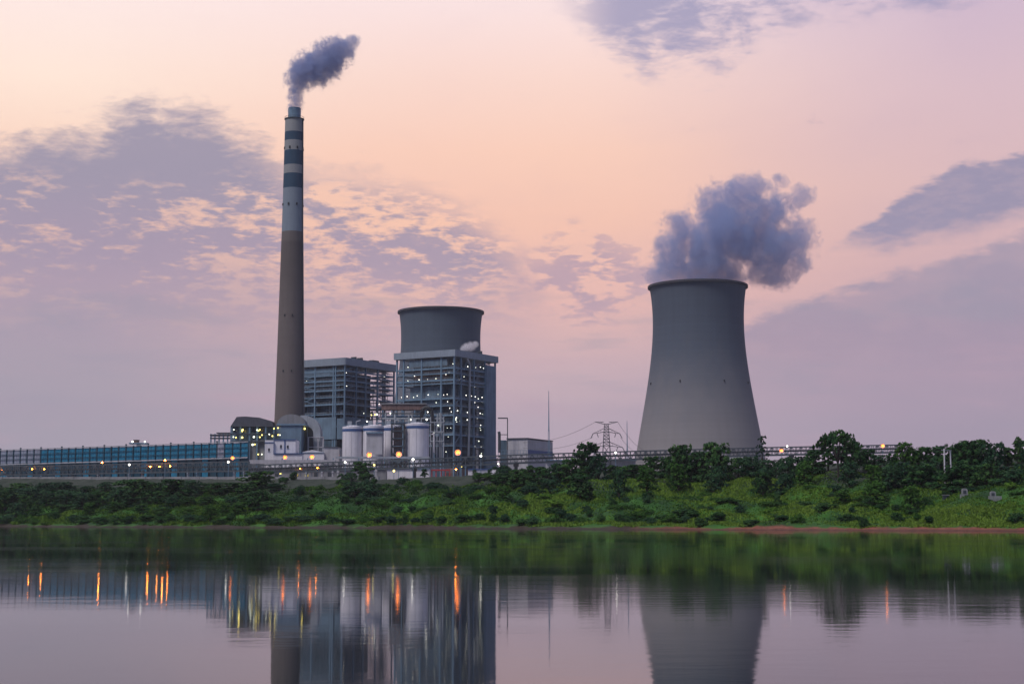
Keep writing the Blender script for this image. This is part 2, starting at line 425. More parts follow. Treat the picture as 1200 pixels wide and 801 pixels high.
def mesh_np(name, co, faces):
    k = faces.shape[1]; me = bpy.data.meshes.new(name)
    me.vertices.add(len(co)); me.vertices.foreach_set('co', np.ascontiguousarray(co, dtype=np.float32).ravel())
    me.loops.add(faces.size); me.loops.foreach_set('vertex_index', np.ascontiguousarray(faces, dtype=np.int32).ravel())
    me.polygons.add(len(faces)); me.polygons.foreach_set('loop_start', np.arange(0, faces.size, k, dtype=np.int32))
    me.update(calc_edges=True); me.validate()
    return me
def axis(parts):
    out = []
    for a, b, st in parts: out += list(np.arange(a, b, st))
    return np.array(out + [parts[-1][1]])
xs = axis([(-1400, -420, 28), (-420, -330, 6), (-330, 170, 1.3), (170, 260, 6), (260, 1400, 28)])
ys = axis([(-80, 240, 40), (240, 300, 6), (300, 820, 1.3), (820, 960, 5), (960, 2400, 60)])
go, GX, GY = grid_mesh('riverbank_ground', xs, ys, ground_z, ground_mat())
at = go.data.attributes.new('shore', 'FLOAT', 'POINT'); at.data.foreach_set('value', sdist(GX, GY).astype(np.float32).ravel())
tag(go, 'green river bank with a bare mud edge, rising to the plant yard', kind='structure')

def water_mat():
    m, n, b = mat('river water')
    b.inputs['Base Color'].default_value = (0.014, 0.019, 0.019, 1); b.inputs['IOR'].default_value = 1.45
    p = n.node('ShaderNodeTexCoord').outputs['Object']; x, y, z = n.sep(p)
    big = n.noise(n.xyz(x * 0.02, y * 0.035, 0.0), 1.0, 4, 0.6)
    calm = n.ss(big, 0.40, 0.62)
    n.put(b.inputs['Roughness'], 0.030 + calm * 0.030)
    r1 = n.noise(n.xyz(x * 0.55, y * 1.1, 0.0), 1.0, 3, 0.55)
    r2 = n.noise(n.xyz(x * 1.9, y * 4.2, 3.0), 1.0, 3, 0.6)
    bp = n.node('ShaderNodeBump'); bp.inputs['Strength'].default_value = 1.0; bp.inputs['Distance'].default_value = 1.0
    n.put(bp.inputs['Height'], r1 * 0.0032 * (0.25 + calm) + r2 * 0.0009 * (0.2 + calm * 1.4))
    n.put(b.inputs['Normal'], bp.outputs[0])
    return m
wo = MB().add([(-1390, -78, 0), (1390, -78, 0), (1390, 2300, 0), (-1390, 2300, 0)], [(0, 1, 2, 3)]).build('river_water', water_mat())
tag(wo, 'calm river mirroring the plant and the dusk sky', kind='structure')

# ---------------------------------------------------------------- chimney
def build_chimney():
    Y = 1000.0; c = P(339, 560, Y); c.z = GZ
    cx = P(345, 140, Y).x
    t = thing('chimney', 'very tall chimney of grey brown concrete with dark blue bands near its smoking top', 'chimney', (cx, Y, GZ))
    px = lambda w: w * Y / F * 0.985
    prof = []
    for py, w in ((620, 41), (560, 38.5), (490, 35.6), (400, 31.5), (300, 27.3), (272, 26.0), (222, 24.4), (190, 23.6), (140, 22.2)):
        prof.append((px(w) / 2, P(345, py, Y).z - GZ))
    prof[0] = (prof[0][0], -1.0)
    top = prof[-1][1]; r = prof[-1][0]
    MB().lathe(prof + [(r - 0.8, top + 0.01), (r - 0.8, top - 6)], (cx, Y, GZ), 64).build('shaft', chimney_mat(), t, smooth=True)
    zf = P(345, 127, Y).z - GZ; rf = px(15.5) / 2
    MB().lathe([(rf, top - 4), (rf, zf), (rf - 0.35, zf + 0.02), (rf - 0.35, top - 3)], (cx, Y, GZ), 40).build('flue', 'steel', t, smooth=True)
    MB().lathe([(r - 0.9, top - 0.3), (r + 0.5, top - 0.3), (r + 0.5, top + 0.15), (r - 0.9, top + 0.15)], (cx, Y, GZ), 48, True).build('roof_platform', 'steel_dark', t)
    b = MB()
    for k in range(24):
        a = 2 * math.pi * k / 24
        b.bar((cx + (r + .3) * math.cos(a), Y + (r + .3) * math.sin(a), GZ + top), (cx + (r + .3) * math.cos(a), Y + (r + .3) * math.sin(a), GZ + top + 1.3), 0.12)
    b.lathe([(r + .24, top + 1.2), (r + .38, top + 1.2), (r + .38, top + 1.34), (r + .24, top + 1.34)], (cx, Y, GZ), 48, True)
    b.build('railing', 'steel_dark', t)
    for py in (176, 242):
        z = P(345, py, Y).z - GZ; rr = np.interp(z, [q[1] for q in prof], [q[0] for q in prof])
        for k in range(8):
            a = 2 * math.pi * (k + 0.5) / 8 + 0.1
            d = Vector((math.cos(a), math.sin(a), 0))
            q = Vector((cx, Y, GZ + z)) + d * (rr - 0.2)
            MB().hexa(q - Vector((-d.y, d.x, 0)) * 0.45, Vector((-d.y, d.x, 0)) * 0.9, d * 0.7, (0, 0, 1.5)).build('warning_light', 'black', t)
    for py in (372, 437):
        z = P(345, py, Y).z - GZ; rr = np.interp(z, [q[1] for q in prof], [q[0] for q in prof])
        for a in (-1.95, -1.35):
            d = Vector((math.cos(a), math.sin(a), 0)); q = Vector((cx, Y, GZ + z)) + d * (rr - 0.15)
            MB().hexa(q - Vector((-d.y, d.x, 0)) * 0.4, Vector((-d.y, d.x, 0)) * 0.8, d * 0.5, (0, 0, 1.3)).build('vent_opening', 'black', t)
    b = MB(); a = -0.35
    pts = [(cx + (q[0] + .35) * math.cos(a), Y + (q[0] + .35) * math.sin(a), GZ + q[1]) for q in prof[1:]]
    for i in range(len(pts) - 1): b.bar(pts[i], pts[i + 1], 0.5)
    b.build('ladder', 'steel_dark', t)
build_chimney()

# ---------------------------------------------------------------- cooling towers
def build_tower(name, label, Y, cpx, prof_px, m):
    cx = P(cpx, 400, Y).x
    t = thing(name, label, 'cooling tower', (cx, Y, GZ), 'concrete cooling towers')
    pts = [(P(cpx + w / 2, py, Y).x - cx, P(cpx, py, Y - w / 2 * Y / F).z - GZ) for py, w in prof_px]
    pts = [(r * 0.998, z) for r, z in pts]
    # smooth the outline
    zs = np.array([p[1] for p in pts]); rs = np.array([p[0] for p in pts])
    zz = np.linspace(zs[-1], zs[0], 44)
    co = np.polyfit(zs, rs, 4); rr = np.polyval(co, zz)
    base_r, base_z = rr[0], zz[0]
    prof = list(zip(rr, zz)); top = zz[-1]
    inner = [(r - 0.9, z) for r, z in prof][::-1]
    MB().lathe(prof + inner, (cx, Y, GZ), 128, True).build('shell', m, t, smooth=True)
    rt = rr[-1]
    MB().lathe([(rt - 1.1, top - 0.9), (rt + 1.3, top - 0.9), (rt + 1.3, top + 0.7), (rt - 1.1, top + 0.7)], (cx, Y, GZ), 128, True).build('rim', 'rim', t)
    b = MB()
    for k in range(36):
        a0, a1 = 2 * math.pi * k / 36, 2 * math.pi * (k + .5) / 36
        for aa in (a1, 2 * a0 - a1):
            b.tube([(cx + (base_r + 2.5) * math.cos(a0), Y + (base_r + 2.5) * math.sin(a0), GZ - 0.5), (cx + base_r * math.cos(aa) * .995, Y + base_r * math.sin(aa) * .995, GZ + base_z + .4)], 0.6, 6)
    b.build('support_columns', 'grey_wall', t)
    zl = P(cpx, 452, Y).z - GZ
    if name == 'cooling_tower' and Y < 1200:
        r = float(np.polyval(co, zl))
        for a in (-2.05, -1.2, -0.5, -2.85):
            d = Vector((math.cos(a), math.sin(a), 0)); q = Vector((cx, Y, GZ + zl)) + d * (r - .2)
            MB().hexa(q - Vector((-d.y, d.x, 0)) * .35, Vector((-d.y, d.x, 0)) * .7, d * .8, (0, 0, 1.5)).build('warning_light', 'black', t)
    return t
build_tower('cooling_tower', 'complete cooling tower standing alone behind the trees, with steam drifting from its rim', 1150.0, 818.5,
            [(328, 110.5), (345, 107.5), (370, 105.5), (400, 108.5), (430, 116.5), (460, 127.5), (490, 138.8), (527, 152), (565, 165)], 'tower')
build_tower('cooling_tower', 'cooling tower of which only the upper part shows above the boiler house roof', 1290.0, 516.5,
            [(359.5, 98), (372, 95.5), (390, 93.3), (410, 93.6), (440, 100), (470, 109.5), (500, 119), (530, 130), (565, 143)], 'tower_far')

# ---------------------------------------------------------------- boiler houses
def pos_on(o, d, px, py):
    """point of the vertical plane through o along d that lies on the sight line of (px, py)"""
    A, B = P(px, py, 100.0), P(px, py, 200.0); r = B - A
    nrm = Vector((d.y, -d.x, 0)); k = (o - A).dot(nrm) / r.dot(nrm)
    return A + r * k
LAMP_N = [0]
def boiler_house(label, Y, cpx, topy, fasy, LU, LV, rows, ucols, vcols, open_u, open_v, lights, extra):
    o = P(cpx, topy, Y); top = o.z; o.z = GZ; zf = P(cpx, fasy, Y).z
    U = Vector((-math.cos(R(31)), math.sin(R(31)), 0)); V = Vector((math.cos(R(59)), math.sin(R(59)), 0)); Z = Vector((0, 0, 1))
    t = thing('boiler_house', label, 'boiler house', o, 'open steel boiler houses')
    at_ = lambda u, v, z: o + U * u + V * v + Z * (z - GZ)
    MB().hexa(at_(-1.6, -1.6, zf), U * (LU + 3.2), V * (LV + 3.2), Z * (top - zf)).build('roof', 'roof_panel', t)
    rf = t.children[0] if t.children else None
    us = [pos_on(o, U, x, 480) for x in ucols]; us = [0.0] + [(Vector((p.x, p.y, 0)) - Vector((o.x, o.y, 0))).dot(U) for p in us] + [LU]
    vs = [pos_on(o, V, x, 480) for x in vcols]; vs = [0.0] + [(Vector((p.x, p.y, 0)) - Vector((o.x, o.y, 0))).dot(V) for p in vs] + [LV]
    zfl = [P(cpx, y, Y).z for y in rows]
    # outer columns, one part each
    for u in us:
        for v in (0.0, LV):
            MB().hexa(at_(u - .5, v - .5 if v else -.5, GZ - 1), U * 1.0, V * 1.0, Z * (zf - GZ + 1)).build('column', 'steel', t)
    for v in vs[1:-1]:
        for u in (0.0, LU):
            MB().hexa(at_(u - .5, v - .5, GZ - 1), U * 1.0, V * 1.0, Z * (zf - GZ + 1)).build('column', 'steel', t)
    # floors: edge beams, a deck ring around the boiler, handrails
    for i, z in enumerate(zfl):
        b = MB(); hb = 1.1 if i % 2 == 0 else 0.7
        for (a, c) in (((0, 0), (LU, 0)), ((0, 0), (0, LV)), ((LU, 0), (LU, LV)), ((0, LV), (LU, LV))):
            b.bar(at_(a[0], a[1], z - hb / 2), at_(c[0], c[1], z - hb / 2), 0.5, hb)
        w = 5.0
        b.hexa(at_(0.6, 0.6, z - 0.25), U * (LU - 1.2), V * w, Z * 0.2)
        b.hexa(at_(0.6, 0.7 + w, z - 0.25), U * w, V * (LV - 1.4 - w), Z * 0.2)
        if i % 2 == 0:
            b.hexa(at_(LU - 5, 0.7 + w, z - 0.25), U * 4.4, V * (LV - 1.4 - w), Z * 0.2)
            b.hexa(at_(0.7 + w, LV - 5, z - 0.25), U * (LU - w - 6), V * 4.4, Z * 0.2)
        fl = b.build('floor_deck', 'steel', t)
        h = MB()
        for (a, c) in (((0, 0), (LU, 0)), ((0, 0), (0, LV))):
            for dz in (0.55, 1.1): h.bar(at_(a[0], a[1], z + dz), at_(c[0], c[1], z + dz), 0.09)
            L = (Vector(c) - Vector(a)).length; k = int(L / 2.5)
            for j in range(k + 1):
                f = j / k; p0 = at_(a[0] + (c[0] - a[0]) * f, a[1] + (c[1] - a[1]) * f, z)
                h.bar(p0, p0 + Z * 1.1, 0.09)
        h.build('handrail', 'steel_pale', fl)
    # secondary steel behind the outer frame: slim posts, half levels, pipe runs
    rr = random.Random(int(Y) + 5); b = MB()
    zs_ = [GZ] + sorted(zfl) + [zf]
    for i in range(len(zs_) - 1):
        z0, z1 = zs_[i], zs_[i + 1]
        for k in range(12):
            if rr.random() < .75:
                u = rr.uniform(1.5, LU - 1.5); b.bar(at_(u, 2.5, z0), at_(u, 2.5, z1), rr.uniform(.18, .4))
            if rr.random() < .75:
                v = rr.uniform(1.5, LV - 1.5); b.bar(at_(2.5, v, z0), at_(2.5, v, z1), rr.uniform(.18, .4))
        for k in range(3):
            z = rr.uniform(z0, z1); a = rr.uniform(0, LU * .6); b.bar(at_(a, 2.2, z), at_(min(LU - 1, a + rr.uniform(6, 20)), 2.2, z), rr.uniform(.25, .6))
            z = rr.uniform(z0, z1); a = rr.uniform(0, LV * .6); b.bar(at_(2.2, a, z), at_(2.2, min(LV - 1, a + rr.uniform(6, 20)), z), rr.uniform(.25, .6))
        if rr.random() < .8:
            a = rr.uniform(2, LU - 14); MB().hexa(at_(a, 3.0, z0 + .4), U * rr.uniform(4, 11), V * 1.5, Z * (z1 - z0) * rr.uniform(.4, .8)).build('duct_box', 'casing_pale', t)
        if rr.random() < .8:
            a = rr.uniform(2, LV - 16); MB().hexa(at_(3.0, a, z0 + .4), V * rr.uniform(4, 11), U * 1.5, Z * (z1 - z0) * rr.uniform(.4, .8)).build('duct_box', 'casing_pale', t)
    b.build('inner_steelwork', 'casing_pale', t)
    # diagonal bracing in a few bays
    zz = [GZ] + sorted(zfl) + [zf]
    for i in range(len(zz) - 1):
        if (i + int(LU)) % 2: continue
        for (p, q) in ((at_(us[-2], 0, zz[i]), at_(us[-1], 0, zz[i + 1])), (at_(us[-1], 0, zz[i]), at_(us[-2], 0, zz[i + 1])), (at_(0, vs[0], zz[i]), at_(0, vs[1], zz[i + 1]))):
            MB().bar(p, q, 0.4).build('brace', 'steel', t)
    # boiler body inside, with ribs, bunkers and pipes
    u1, v1 = open_u * LU, open_v * LV
    b = MB()
    b.hexa(at_(6.2, 6.2, GZ - 1), U * (u1 - 6.2), V * (v1 - 6.2), Z * (zf - GZ - 3))
    zb = GZ + 6
    while zb < zf - 6:
        b.hexa(at_(5.6, 5.6, zb), U * (u1 - 5.0), V * (v1 - 5.0), Z * 0.5); zb += 5.2
    b.build('boiler_casing', 'casing', t)
    for k in range(6):
        rr = random.Random(k + int(Y)); u = rr.uniform(4, u1); z0 = rr.uniform(zf - 50, zf - 20)
        MB().tube([at_(u, 4.2, z0), at_(u, 4.2, z0 + rr.uniform(12, 22))], rr.uniform(.5, 1.1), 8).build('pipe', 'pipe', t)
    for k in range(5):
        rr = random.Random(k + 50 + int(Y)); v = rr.uniform(5, v1); z0 = rr.uniform(GZ + 10, zf - 30)
        MB().tube([at_(4.0, v, z0), at_(4.0, v, z0 + rr.uniform(12, 26))], rr.uniform(.4, 1.0), 8).build('pipe', 'pipe', t)
    b = MB()       # stairs zigzagging up the right-hand face
    for i in range(len(zz) - 1):
        va, vb = (vs[-2] + 1, vs[-1] - 1) if i % 2 else (vs[-1] - 1, vs[-2] + 1)
        zm = (zz[i] + zz[i + 1]) / 2
        b.bar(at_(1.5, va, zz[i]), at_(1.5, vb, zm), 1.0, 0.35); b.bar(at_(2.8, vb, zm), at_(2.8, va, zz[i + 1]), 1.0, 0.35)
    b.build('staircase', 'steel_pale', t)
    for (face, x, y, kind) in lights:
        p = pos_on(o, U if face == 'u' else V, x, y) + (V if face == 'u' else U) * 1.2
        MB().ball(p, random.uniform(.18, .34) if kind != 'y' else 0.44, 8, 5).build('work_lamp', {'w': 'lamp_white', 'c': 'lamp_cool', 'y': 'lamp_yellow'}[kind], t)
    extra(t, at_, o, U, V, Z, zf, top, us, vs, LU, LV)
    return t

def extra_left(t, at_, o, U, V, Z, zf, top, us, vs, LU, LV):
    MB().hexa(at_(LU * .22, -0.1, zf - 6.5), U * (LU * .78), V * 0.3, Z * 5.0).build('upper_cladding', 'casing_pale', t)
    za, zb = P(404, 514, 1049).z, P(404, 488, 1049).z
    MB().hexa(at_(LU * .16, -0.8, za), U * (LU * .84), V * 0.6, Z * (zb - za)).build('lower_cladding', 'blue_wall', t)
    MB().hexa(at_(-0.8, -0.7, za), U * (LU * .16 - .1), V * 0.5, Z * (zb - za - 1)).build('lower_cladding', 'blue_wall', t)
    MB().hexa(at_(-0.85, 0, za), U * 0.5, V * (LV * .45), Z * (zb - za)).build('lower_cladding', 'blue_wall', t)
    MB().hexa(at_(LU * .15, -0.3, GZ - 1), U * (LU * .8), V * 0.4, Z * (za - GZ + .5)).build('ground_floor_wall', 'casing', t)
    z = P(404, 458, 1049).z
    MB().hexa(at_(LU * .2, 3, z), U * (LU * .6), V * 2.6, Z * 13).build('coal_bunker', 'casing_pale', t)
    for v, w, h in ((LV * .30, 1.2, 2.4), (LV * .42, 1.6, 2.4), (LV * .66, 7, 2.0)):
        MB().hexa(at_(4, v, top + .01), U * 4, V * w, Z * h).build('roof_vent', 'steel_dark', t)
def extra_right(t, at_, o, U, V, Z, zf, top, us, vs, LU, LV):
    MB().hexa(at_(-0.9, LV - 12.5, GZ - 1), U * 6, V * 12.0, Z * (zf - GZ - 1.5)).build('stair_tower', 'blue_wall', t)
    MB().hexa(at_(LU * .12, -0.1, zf - 5.5), U * (LU * .66), V * 0.3, Z * 4.2).build('upper_cladding', 'casing_pale', t)
    p = [pos_on(o, V, x, y) - U * 1.6 for x, y in ((546.5, 534), (547.5, 500), (547.8, 460), (548.2, 428), (546.5, 423.5), (545, 421))]
    MB().tube(p, 0.75, 10).build('down_pipe', 'steel_pale', t, smooth=True)
    z = P(532, 446, 1000).z
    MB().hexa(at_(LU * .18, 2.2, z), U * (LU * .55), V * 3.2, Z * 9).build('coal_bunker', 'rust', t)
    z = P(532, 476, 1000).z
    MB().hexa(at_(LU * .25, 2.4, z), U * (LU * .55), V * 3.2, Z * 14).build('coal_bunker', 'casing_pale', t)
    MB().hexa(at_(2.0, 3.2, GZ), U * 6, V * (LV * .4), Z * 17).build('ground_floor_wall', 'rust', t)
    for v, w, h in ((LV * .36, 1.0, 2.2), (LV * .70, 4, 1.5), (LV * .78, 1.2, 3)):
        MB().hexa(at_(4, v, top + .01), U * 3, V * w, Z * h).build('roof_vent', 'steel_dark', t)
    # frame carrying pipes out of the far side
L1 = [('u', 361, 438.5, 'w'), ('u', 358, 446, 'c'), ('u', 395, 445.7, 'w'), ('u', 402, 452.8, 'w'), ('v', 407.6, 436.5, 'w'), ('v', 408, 452, 'w'), ('v', 423, 448, 'w'), ('v', 430, 434, 'w'),
      ('v', 439, 438.6, 'c'), ('v', 436.3, 449, 'w'), ('v', 438, 454.8, 'w'), ('v', 440.7, 460.7, 'c'), ('v', 452, 441, 'w'), ('v', 441, 485.6, 'y'), ('v', 437, 486, 'y'), ('v', 428, 484, 'c'), ('u', 392, 470, 'c'), ('v', 446, 473, 'w')]
boiler_house('open steel boiler house beside the chimney, blue grey wall below, the lower of the two', 1049.0, 404.5, 419, 427.5, 41, 57,
             [433, 438.5, 444.5, 450, 455.5, 464, 472, 484, 498], [393, 390.5, 369], [417, 428, 442], 0.97, 0.66, L1, extra_left)
def z5(v, w): return (450 + v / 7.28, 390 + w / 7.28)
L2 = []
for face, pts in (('u', [(196, 291), (233, 288), (252, 365), (195, 407), (290, 398), (362, 394), (434, 388), (155, 370), (316, 357), (480, 349), (520, 352), (546, 339), (575, 396), (140, 548), (188, 540), (243, 547), (274, 534), (368, 526), (452, 522), (500, 526), (530, 522), (436, 592), (533, 584), (565, 670), (580, 262), (552, 640)]),
                  ('v', [(611, 265), (672, 272), (728, 285), (795, 293), (836, 290), (873, 280), (619, 340), (740, 357), (798, 325), (615, 392), (655, 398), (695, 402), (696, 372), (784, 459), (846, 457), (745, 493), (760, 536), (792, 543), (818, 560), (850, 548), (786, 592), (850, 588), (714, 530), (615, 586), (781, 631), (816, 632), (641, 662), (664, 666), (724, 676), (834, 684), (852, 690), (880, 690), (632, 720), (627, 740), (724, 740), (810, 726), (776, 786), (838, 786), (728, 787), (892, 786), (862, 300), (885, 330)])):
    for i, (v, w) in enumerate(pts): L2.append((face, *z5(v, w), 'y' if (v, w) in ((575, 396), (615, 392)) else ('c' if i % 3 == 0 else 'w')))
for x, y in ((549, 498), (557.5, 501), (564.5, 501), (557, 503.5), (565, 503.5), (572, 504.5), (557.6, 508.5), (547.5, 509.5), (557.5, 516), (563, 516.5), (558.5, 523), (565.5, 523.5), (556.7, 531), (566, 531), (571.5, 531.3), (536, 490), (541, 493), (523, 501), (527, 501), (524, 511.5), (542.5, 521.7), (521.5, 529), (537, 494), (519, 493)):
    L2.append(('v' if x > 533 else 'u', x, y, 'c'))
boiler_house('taller open steel boiler house full of small lamps before the half hidden cooling tower', 1000.0, 532.5, 409.5, 417.3, 45, 50,
             [429.5, 436, 443.5, 448, 465, 474, 485, 496, 508, 521], [517, 494, 473], [540, 555, 568], 0.80, 0.72, L2, extra_right)

# ---------------------------------------------------------------- the rest of the plant
def fb(b, x0, x1, y0, y1, Y, dep, ground=False):
    """box whose front face spans those sight lines at distance Y"""
    p, q = P(x0, y0, Y), P(x1, y1, Y); z0 = GZ - 0.6 if ground else q.z
    return b.box(p.x, q.x, Y, Y + dep, z0, p.z)
def FB(name, m, t, x0, x1, y0, y1, Y, dep, ground=False): return fb(MB(), x0, x1, y0, y1, Y, dep, ground).build(name, m, t)
def base(px, Y): p = P(px, 560, Y); return Vector((p.x, Y, GZ))

# silos
def silo(label, x0, x1, yt, Y):
    c = base((x0 + x1) / 2, Y); r = (P(x1, 500, Y).x - P(x0, 500, Y).x) / 2; top = P(x0, yt, Y).z - GZ
    band = [P(x0, y, Y).z - GZ for y in (yt + 5.6, yt + 2.6)]
    t = thing('silo', label, 'silo', c, 'white storage silos')
    MB().lathe([(r, -0.5), (r, band[0]), (r + .06, band[0] + .01), (r + .06, band[1]), (r, band[1] + .01), (r, top), (r * .2, top + 1.0), (0.01, top + 1.05)], c, 48).build('body', 'silo', t, smooth=True)
    MB().lathe([(r + .08, band[0]), (r + .16, band[0]), (r + .16, band[1]), (r + .08, band[1])], c, 48, True).build('painted_band', 'blue_band', t, smooth=True)
    b = MB()
    for k in range(20):
        a = 2 * math.pi * k / 20; q = c + Vector((math.cos(a) * (r - .2), math.sin(a) * (r - .2), top)); b.bar(q, q + Vector((0, 0, 1.2)), .1)
    for h in (.6, 1.2): b.lathe([(r - .26, top + h), (r - .14, top + h), (r - .14, top + h + .1), (r - .26, top + h + .1)], c, 32, True)
    b.build('railing', 'steel', t)
    b = MB()
    for k in range(5):
        a = -math.pi * (0.12 + 0.19 * k); q = c + Vector((math.cos(a) * (r + .05), math.sin(a) * (r + .05), 0)); b.bar(q, q + Vector((0, 0, band[0] - .3)), .16)
    b.build('wall_seams', 'white_dirty', t)
    MB().box(c.x - r * .5, c.x - r * .1, c.y - 1, c.y + 1.5, c.z + top + .6, c.z + top + 3.4).build('filter_box', 'pipe', t)
    MB().tube([c + Vector((r * .35, 0, top + .5)), c + Vector((r * .35, 0, top + 3.2)), c + Vector((r * .75, .5, top + 3.9))], .35, 8).build('vent_pipe', 'pipe', t)
    return t
silo('white silo with a blue band, leftmost of the row of silos', 400.7, 424.6, 500, 930)
s2 = silo('white silo with a boxed grey shutter on its front, second in the row', 425, 449.2, 499.3, 928)
FB('shutter_panel', 'white_dirty', s2, 429.5, 448, 507.5, 532, 913.5, 1.0)
FB('shutter_hood', 'steel', s2, 429, 448.5, 505.8, 507.4, 912.6, 2.4)
silo('narrowly seen white silo between the shuttered silo and the lattice lift tower', 447, 469.5, 499, 946)
silo('white silo to the right of the lattice lift tower, rightmost of the row', 474.5, 502.3, 496.6, 924)

def lattice(b, cs, z0, z1, n, w, cross=True):
    """four-legged lattice: cs = corner points at the bottom, or (bottom, top) lists"""
    lo, hi = cs if isinstance(cs[0], (list, tuple)) and len(cs) == 2 and not isinstance(cs[0], Vector) else (cs, cs)
    def at(i, f): return Vector(lo[i]).lerp(Vector(hi[i]), f) + Vector((0, 0, z0 + (z1 - z0) * f))
    for i in range(4): b.bar(at(i, 0), at(i, 1), w)
    for k in range(n):
        f0, f1 = k / n, (k + 1) / n
        for i in range(4):
            j = (i + 1) % 4; b.bar(at(i, f1), at(j, f1), w * .7)
            b.bar(at(i, f0), at(j, f1), w * .6)
            if cross: b.bar(at(j, f0), at(i, f1), w * .6)
Y = 926; c = base(466.8, Y); hw = 3.6
t = thing('lift_tower', 'dark lattice lift tower squeezed between two white silos', 'tower', c)
b = MB(); q = [Vector((c.x + a * hw, c.y + d * hw - 6, 0)) for a, d in ((-1, -1), (1, -1), (1, 1), (-1, 1))]
zt = P(467, 497, Y).z; lattice(b, q, GZ - .5, zt, 9, 0.45); b.build('frame', 'steel_dark', t)
MB().box(c.x - 2.4, c.x + 2.4, c.y - 7.5, c.y - 3.6, GZ, zt - 2).build('lift_shaft', 'rust', t)
b = MB()
for k in range(9): z = GZ + (zt - GZ) * (k + 1) / 9; b.box(c.x - hw, c.x + hw, c.y - 9.6, c.y - 2.4, z, z + .25)
b.build('landing', 'steel', t)

# conveyor head house and pipe bridge above the silos
Y = 955
t = thing('transfer_bridge', 'brownish enclosed bridge with pipes crossing above the white silos', 'pipe bridge', base(475, Y))
FB('gallery', 'rust', t, 447, 499, 473.5, 480, Y, 8)
FB('gallery_roof', 'grey_wall', t, 446, 500, 472.2, 473.4, Y - .6, 9.4)
FB('lower_deck', 'steel', t, 447, 520, 486.8, 488.2, Y - 1, 9)
FB('lower_deck', 'steel', t, 440, 521, 494.5, 495.6, Y - 1, 9)
for x in (448.5, 459, 471, 486, 498.5, 509, 519.5):
    p = P(x, 480, Y); MB().box(p.x - .35, p.x + .35, Y + .2, Y + 1, GZ - .5, P(x, 473.5 if x < 500 else 487, Y).z).build('column', 'steel', t)
MB().tube([P(x, y, Y - 3) for x, y in ((494, 497), (494, 484), (495.2, 479.6), (498.5, 477.2), (503, 477.6), (505.6, 480.5), (506.4, 485), (506.4, 520))], 1.1, 12).build('pipe', 'black', t, smooth=True)
for x, r in ((452, .5), (463, .8), (479, .6), (483, .4), (513, .6), (516.5, .9)):
    MB().tube([P(x, 501, Y - 2), P(x, 482 + (x % 5), Y - 2)], r, 8).build('pipe', 'pipe', t)
MB().tube([P(448, 490.5, Y - 2), P(520, 490.5, Y - 2)], .55, 8).build('pipe', 'pipe', t)
MB().tube([P(441, 484, Y - 2), P(497, 484.3, Y - 2)], .4, 8).build('pipe', 'steel_dark', t)
for i, (x, y) in enumerate(((441.5, 485.3), (457.5, 484), (481.8, 491.5), (485.3, 493.3), (500, 491.4), (513.5, 498), (501.3, 482.5), (507, 482.8), (430, 493.5), (509, 507))):
    MB().ball(P(x, y, Y - 3.4), .5 if i in (0, 2, 4) else .38, 8, 5).build('work_lamp', 'lamp_cool' if i % 2 else 'lamp_yellow' if i == 5 else 'lamp_white', t)
b = MB()
for y in (482.5, 491.6):
    for k in range(40): x = 447 + k * 1.8; b.bar(P(x, y + 4.3, Y - 1), P(x, y + 2.3, Y - 1), .1)
    b.bar(P(447, y + 2.3, Y - 1), P(518, y + 2.3, Y - 1), .12)
b.build('handrail', 'steel_pale', t)

t = thing('pipe_rack', 'open steel pipe rack standing between the last silo and the boiler house', 'pipe rack', base(511, 938))
Y = 938
for x in (504.5, 512, 519.8):
    p = P(x, 500, Y); MB().box(p.x - .3, p.x + .3, Y, Y + .6, GZ - .5, P(x, 488, Y).z).build('column', 'steel_pale', t)
for y in (494, 505, 516):
    FB('beam', 'steel_pale', t, 503.8, 520.4, y, y + 1.1, Y - .3, .9)
for x, r, y0, y1 in ((507, .5, 536, 512), (509.5, .35, 532, 494), (515.5, .7, 540, 505), (517.5, .3, 540, 494)):
    MB().tube([P(x, y0, Y + 2), P(x, y1, Y + 2)], r, 8).build('pipe', 'pipe', t)
MB().tube([P(506, 509, Y - 1), P(508.5, 507, Y - 1), P(508.5, 530, Y - 1)], .4, 8).build('pipe', 'white', t)

# flue gas ducts at the chimney foot
Y = 962
t = thing('flue_duct', 'round topped grey blue flue duct housing at the foot of the tall chimney', 'flue duct', base(342, Y))
FB('housing', 'blue_wall', t, 329.8, 352.6, 497.5, 545, Y, 20, True)
out = [P(341.2 + 16.5 * math.cos(a), 497 - 12 * math.sin(a), Y + 1) for a in np.linspace(0, math.pi, 25)]
MB().prism(out, (0, 17, 0)).build('arched_duct', 'grey_wall', t)
FB('cornice', 'steel', t, 324, 358, 496.3, 498, Y - .8, 20)
Y = 975
t = thing('elbow_duct', 'pale curved elbow duct bending down to the right of the chimney foot', 'flue duct', base(366, Y))
oo = [P(352, 486.5, Y)] + [P(356 + 19.5 * math.sin(a), 507 - 20.5 * math.cos(a), Y) for a in np.linspace(0, math.pi / 2, 12)] + [P(375.5, 521, Y)]
ii = [P(367.3, 521, Y)] + [P(356 + 11 * math.cos(a), 507 - 8.5 * math.sin(a), Y) for a in np.linspace(0.1, math.pi / 2, 10)] + [P(352, 498.5, Y)]
MB().prism(oo + ii, (0, 11, 0)).build('elbow', 'steel_pale', t)
FB('infill_wall', 'steel_dark', t, 352.8, 367, 500, 545, Y + 2, 6, True)
FB('fan_box', 'pipe', t, 367.6, 375, 512, 545, Y - 3, 8, True)
b = MB()
for x in (360.5, 372, 378): fb(b, x, x + 1.1, 511.5, 545, Y - 5, .6, True)
for y in (511.5, 523): fb(b, 360.5, 379, y, y + 1, Y - 5.2, .7)
b.build('steel_frame', 'white_dirty', t)
